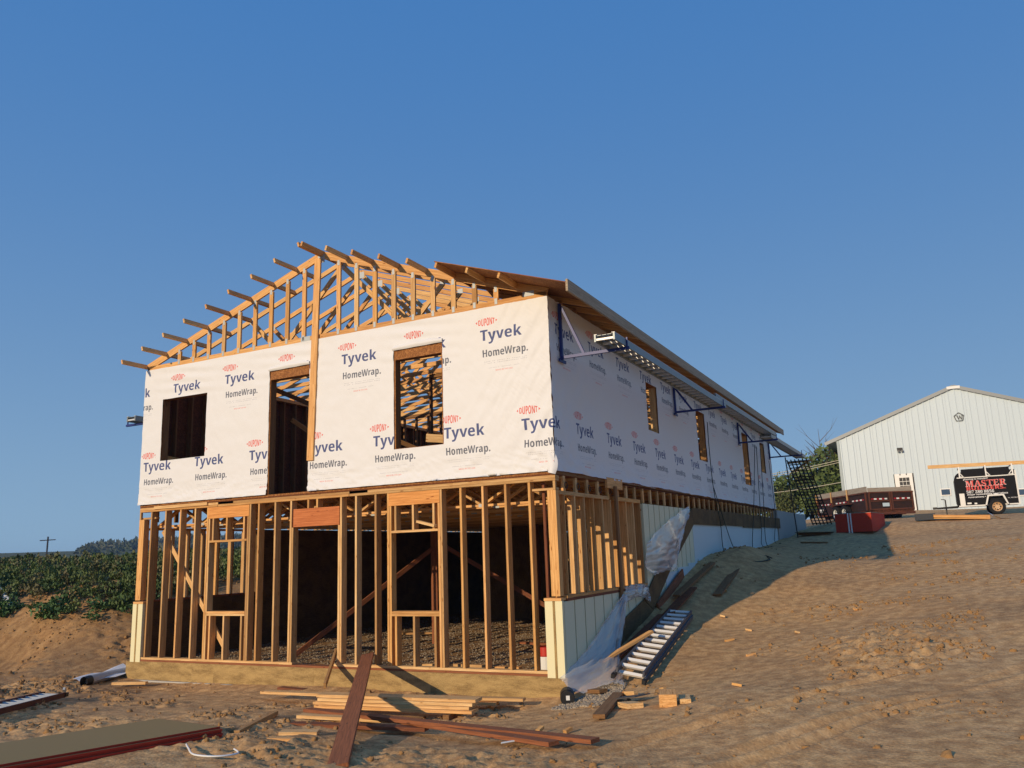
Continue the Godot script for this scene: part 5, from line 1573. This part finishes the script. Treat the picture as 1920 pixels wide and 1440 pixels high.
func build_plants() -> void:
	var lo := Color(0.055, 0.10, 0.026)
	var hi := Color(0.17, 0.22, 0.06)
	var crowns := [leaf_cluster(5, 60, 70, Vector3(1, 1.05, 1), 0.12, 0.1, lo, hi), leaf_cluster(9, 55, 70, Vector3(1, 0.95, 1), 0.13, 0.1, lo, Color(0.15, 0.15, 0.05))]
	var trunk := trunk_mesh(1.0, 0.035, 4)
	var spots := [[-4.6, -49.0, 3.7, "leafy tree behind the far end of the scaffold, partly behind the lattice ramp"], [-2.7, -51.0, 4.6, "leafy tree between the house and the barn, in the middle of the clump"], [-0.9, -49.5, 5.4, "tallest leafy tree touching the corner of the barn"], [-6.8, -52.0, 4.4, "leafy tree mostly hidden behind the far end of the house"], [-1.9, -46.6, 2.6, "low leafy tree in front of the clump before the barn corner"], [-3.9, -45.8, 2.4, "low bushy tree beside the lattice ramp behind the stem wall"], [-0.2, -52.0, 4.3, "leafy tree just behind the barn corner"]]
	for k in spots.size():
		var s: Array = spots[k]
		var y := relief_y(s[0], s[1])
		var t := thing("leafy_tree", s[3], "tree", Vector3(s[0], y, s[1]), k * 1.1, "trees between the house and the barn")
		var tr := mesh(trunk, M.bark, "trunk", t)
		tr.scale = Vector3(s[2], s[2], s[2])
		var c := mesh(crowns[k % 2], M.leaf, "crown", t)
		c.scale = Vector3(s[2] * 0.48, s[2] * 0.52, s[2] * 0.48)
		c.position.y = s[2] * 0.52
	var bare := thing("bare_tree", "leafless grey tree sticking up behind the clump left of the barn", "tree", Vector3(-2.2, 3.2, -56.0))
	var bt := mesh(trunk_mesh(7.2, 0.09, 8), plain(Color(0.42, 0.38, 0.36), 0.9), "trunk", bare)
	bt.scale = Vector3(0.8, 1.0, 0.8)
	# overhead wires behind the house
	for k in 3:
		var p := []
		for i in 9:
			var f := i / 8.0
			p.append(Vector3(lerpf(-9.0, 0.4, f), lerpf([6.2, 6.05, 5.1][k], [6.95, 6.8, 5.5][k], f) - 0.25 * sin(f * PI), -45.4 + 0.1 * k))
		tag(mesh(tube_mesh(p, 0.022, 5), plain(Color(0.72, 0.70, 0.62), 0.6), "overhead_wire"), ["upper pale wire strung in front of the trees", "middle pale wire just under the upper one before the trees", "lowest thin wire before the trees"][k], "wire", "wires before the trees")
	# weeds over the bank
	var tuft := leaf_cluster(21, 10, 20, Vector3(0.6, 0.6, 0.6), 0.115, 1.7, Color(0.7, 0.7, 0.7), Color(1.1, 1.1, 1.1))
	var broad := leaf_cluster(27, 9, 9, Vector3(0.55, 0.4, 0.55), 0.18, 0.3, Color(0.8, 0.8, 0.8), Color(1.1, 1.1, 1.1))
	var stalk := leaf_cluster(29, 6, 16, Vector3(0.2, 1.1, 0.2), 0.14, 1.8, Color(0.75, 0.75, 0.75), Color(1.1, 1.1, 1.1))
	var xf := [[], [], []]
	var cl := [[], [], []]
	var tries := 0
	while xf[0].size() < 9000 and tries < 90000:
		tries += 1
		var x := rng.randf_range(-33.0, -9.6)
		var z := rng.randf_range(-22.0, 7.0)
		var y := relief_y(x, z)
		if y < 0.60 + 0.15 * noise_b.get_noise_2d(x, z): continue
		if x > -11.5 and z > -5.0: continue
		var bare_spot := noise_b.get_noise_2d(x * 0.9 + 70.0, z * 0.9) > 0.12
		if bare_spot and rng.randf() < 0.55: continue
		var near := y < 0.9
		var kind := 1 if near and rng.randf() < 0.75 else (2 if rng.randf() < 0.22 else 0)
		var s := rng.randf_range(0.26, 0.60)
		xf[kind].append(Transform3D(Basis(Vector3.UP, rng.randf() * TAU).scaled(Vector3(s, s * rng.randf_range(0.7, 1.3), s)), Vector3(x, y + s * 0.22, z)))
		var c := Color(0.050, 0.10, 0.026).lerp(Color(0.16, 0.21, 0.06), pow(rng.randf(), 1.5))
		if kind == 1: c = Color(0.05, 0.12, 0.035).lerp(Color(0.09, 0.18, 0.05), rng.randf())
		if rng.randf() < 0.1: c = Color(0.16, 0.15, 0.07)
		if kind == 2: c = Color(0.14, 0.16, 0.06).lerp(Color(0.18, 0.16, 0.08), rng.randf())
		cl[kind].append(c)
	tag(scatter(tuft, M.leaf, xf[0], "weeds", self, cl[0]), "tangled green weeds covering the bank beyond the house", "weeds", "", "stuff")
	tag(scatter(broad, M.leaf, xf[1], "weeds", self, cl[1]), "dark broad-leaved plants along the foot of the weedy bank", "weeds", "", "stuff")
	tag(scatter(stalk, M.leaf, xf[2], "weeds", self, cl[2]), "tall pale weed stalks standing on the bank", "weeds", "", "stuff")
	# utility pole, far wooded hill
	var base := Vector3(-186, 1.0, -116)
	var po := thing("utility_pole", "lone wooden utility pole with one crossarm in the far field", "utility pole", base)
	var wood := plain(Color(0.20, 0.17, 0.15), 0.9)
	mesh(tube_mesh([Vector3.ZERO, Vector3(0.1, 8.6, 0)], 0.19, 8), wood, "post", po)
	bar("crossarm", po, Vector3(-1.0, 7.7, 1.3), Vector3(1.1, 7.85, -1.3), 0.22, 0.16, wood)
	var hill := []
	var hv := PackedVector3Array()
	var c0 := Vector2(-360, -380)
	for j in 25:
		for i in 25:
			var x := c0.x + (i - 12) * 26.0
			var z := c0.y + (j - 12) * 26.0
			var dd := Vector2(x - c0.x, z - c0.y).length()
			hill.append(Vector3(x, 0.0 + 13.0 * exp(-dd * dd / 26000.0), z))
	var hm := sheet_from(hill, 25, plain(Color(0.16, 0.24, 0.10), 0.95), "hill", self)
	tag(hm, "low green hill on the horizon", "hill", "", "structure")
	var wx := []
	var wc := []
	var crown := leaf_cluster(41, 22, 12, Vector3(1, 1.0, 1), 0.42, 0.2, Color(0.7, 0.7, 0.7), Color(1.1, 1.1, 1.1))
	for k in 1500:
		var a := rng.randf() * TAU
		var r := sqrt(rng.randf()) * 210.0
		var x := c0.x + cos(a) * r
		var z := c0.y + sin(a) * r
		if Vector2(x - 5.0, z - 11.3).angle() < -2.52: continue
		var s := rng.randf_range(2.8, 4.8)
		wx.append(Transform3D(Basis(Vector3.UP, rng.randf() * TAU).scaled(Vector3(s, s * 1.15, s)), Vector3(x, 13.0 * exp(-r * r / 26000.0) + s * 0.7, z)))
		wc.append(Color(0.045, 0.075, 0.03).lerp(Color(0.10, 0.105, 0.05), rng.randf()))
	tag(scatter(crown, M.leaf, wx, "forest", self, wc), "dark woods covering the low hill on the horizon", "woods", "", "stuff")

# ------------------------------------------------------------------ scene
func _ready() -> void:
	rng.seed = 2024
	var cam := Camera3D.new()
	cam.name = "camera"
	add_child(cam)
	cam.position = Vector3(5.034, 1.748, 11.341)
	cam.rotation = Vector3(deg_to_rad(11.703), deg_to_rad(26.713), deg_to_rad(-2.076))
	cam.fov = 50.424
	cam.near = 0.05
	cam.far = 3000.0
	cam.current = true
	var env := Environment.new()
	env.background_mode = Environment.BG_SKY
	var sky := Sky.new()
	var air := ProceduralSkyMaterial.new()
	air.sky_top_color = Color(0.245, 0.47, 0.725)
	air.sky_horizon_color = Color(0.57, 0.70, 0.80)
	air.sky_curve = 0.20
	air.ground_horizon_color = Color(0.50, 0.55, 0.58)
	air.ground_bottom_color = Color(0.30, 0.26, 0.22)
	air.sun_angle_max = 1.0
	sky.sky_material = air
	env.sky = sky
	env.tonemap_mode = Environment.TONE_MAPPER_LINEAR
	env.tonemap_exposure = 1.0
	env.fog_enabled = true
	env.fog_density = 0.0004
	env.fog_light_color = Color(0.55, 0.66, 0.80)
	env.sdfgi_enabled = true
	env.ssao_enabled = true
	env.ssil_enabled = true
	var we := WorldEnvironment.new()
	we.name = "world_environment"
	we.environment = env
	add_child(we)
	var sun := DirectionalLight3D.new()
	sun.name = "sun"
	add_child(sun)
	sun.look_at_from_position(SUN * 50.0, Vector3.ZERO)
	sun.light_color = Color(1.0, 0.90, 0.76)
	sun.light_energy = 1.15
	sun.light_angular_distance = 0.5
	sun.shadow_enabled = true
	make_materials()
	build_ground()
	build_soil_details()
	build_house()
	build_barn()
	build_scaffold()
	build_trailers()
	build_loose()
	build_plants()
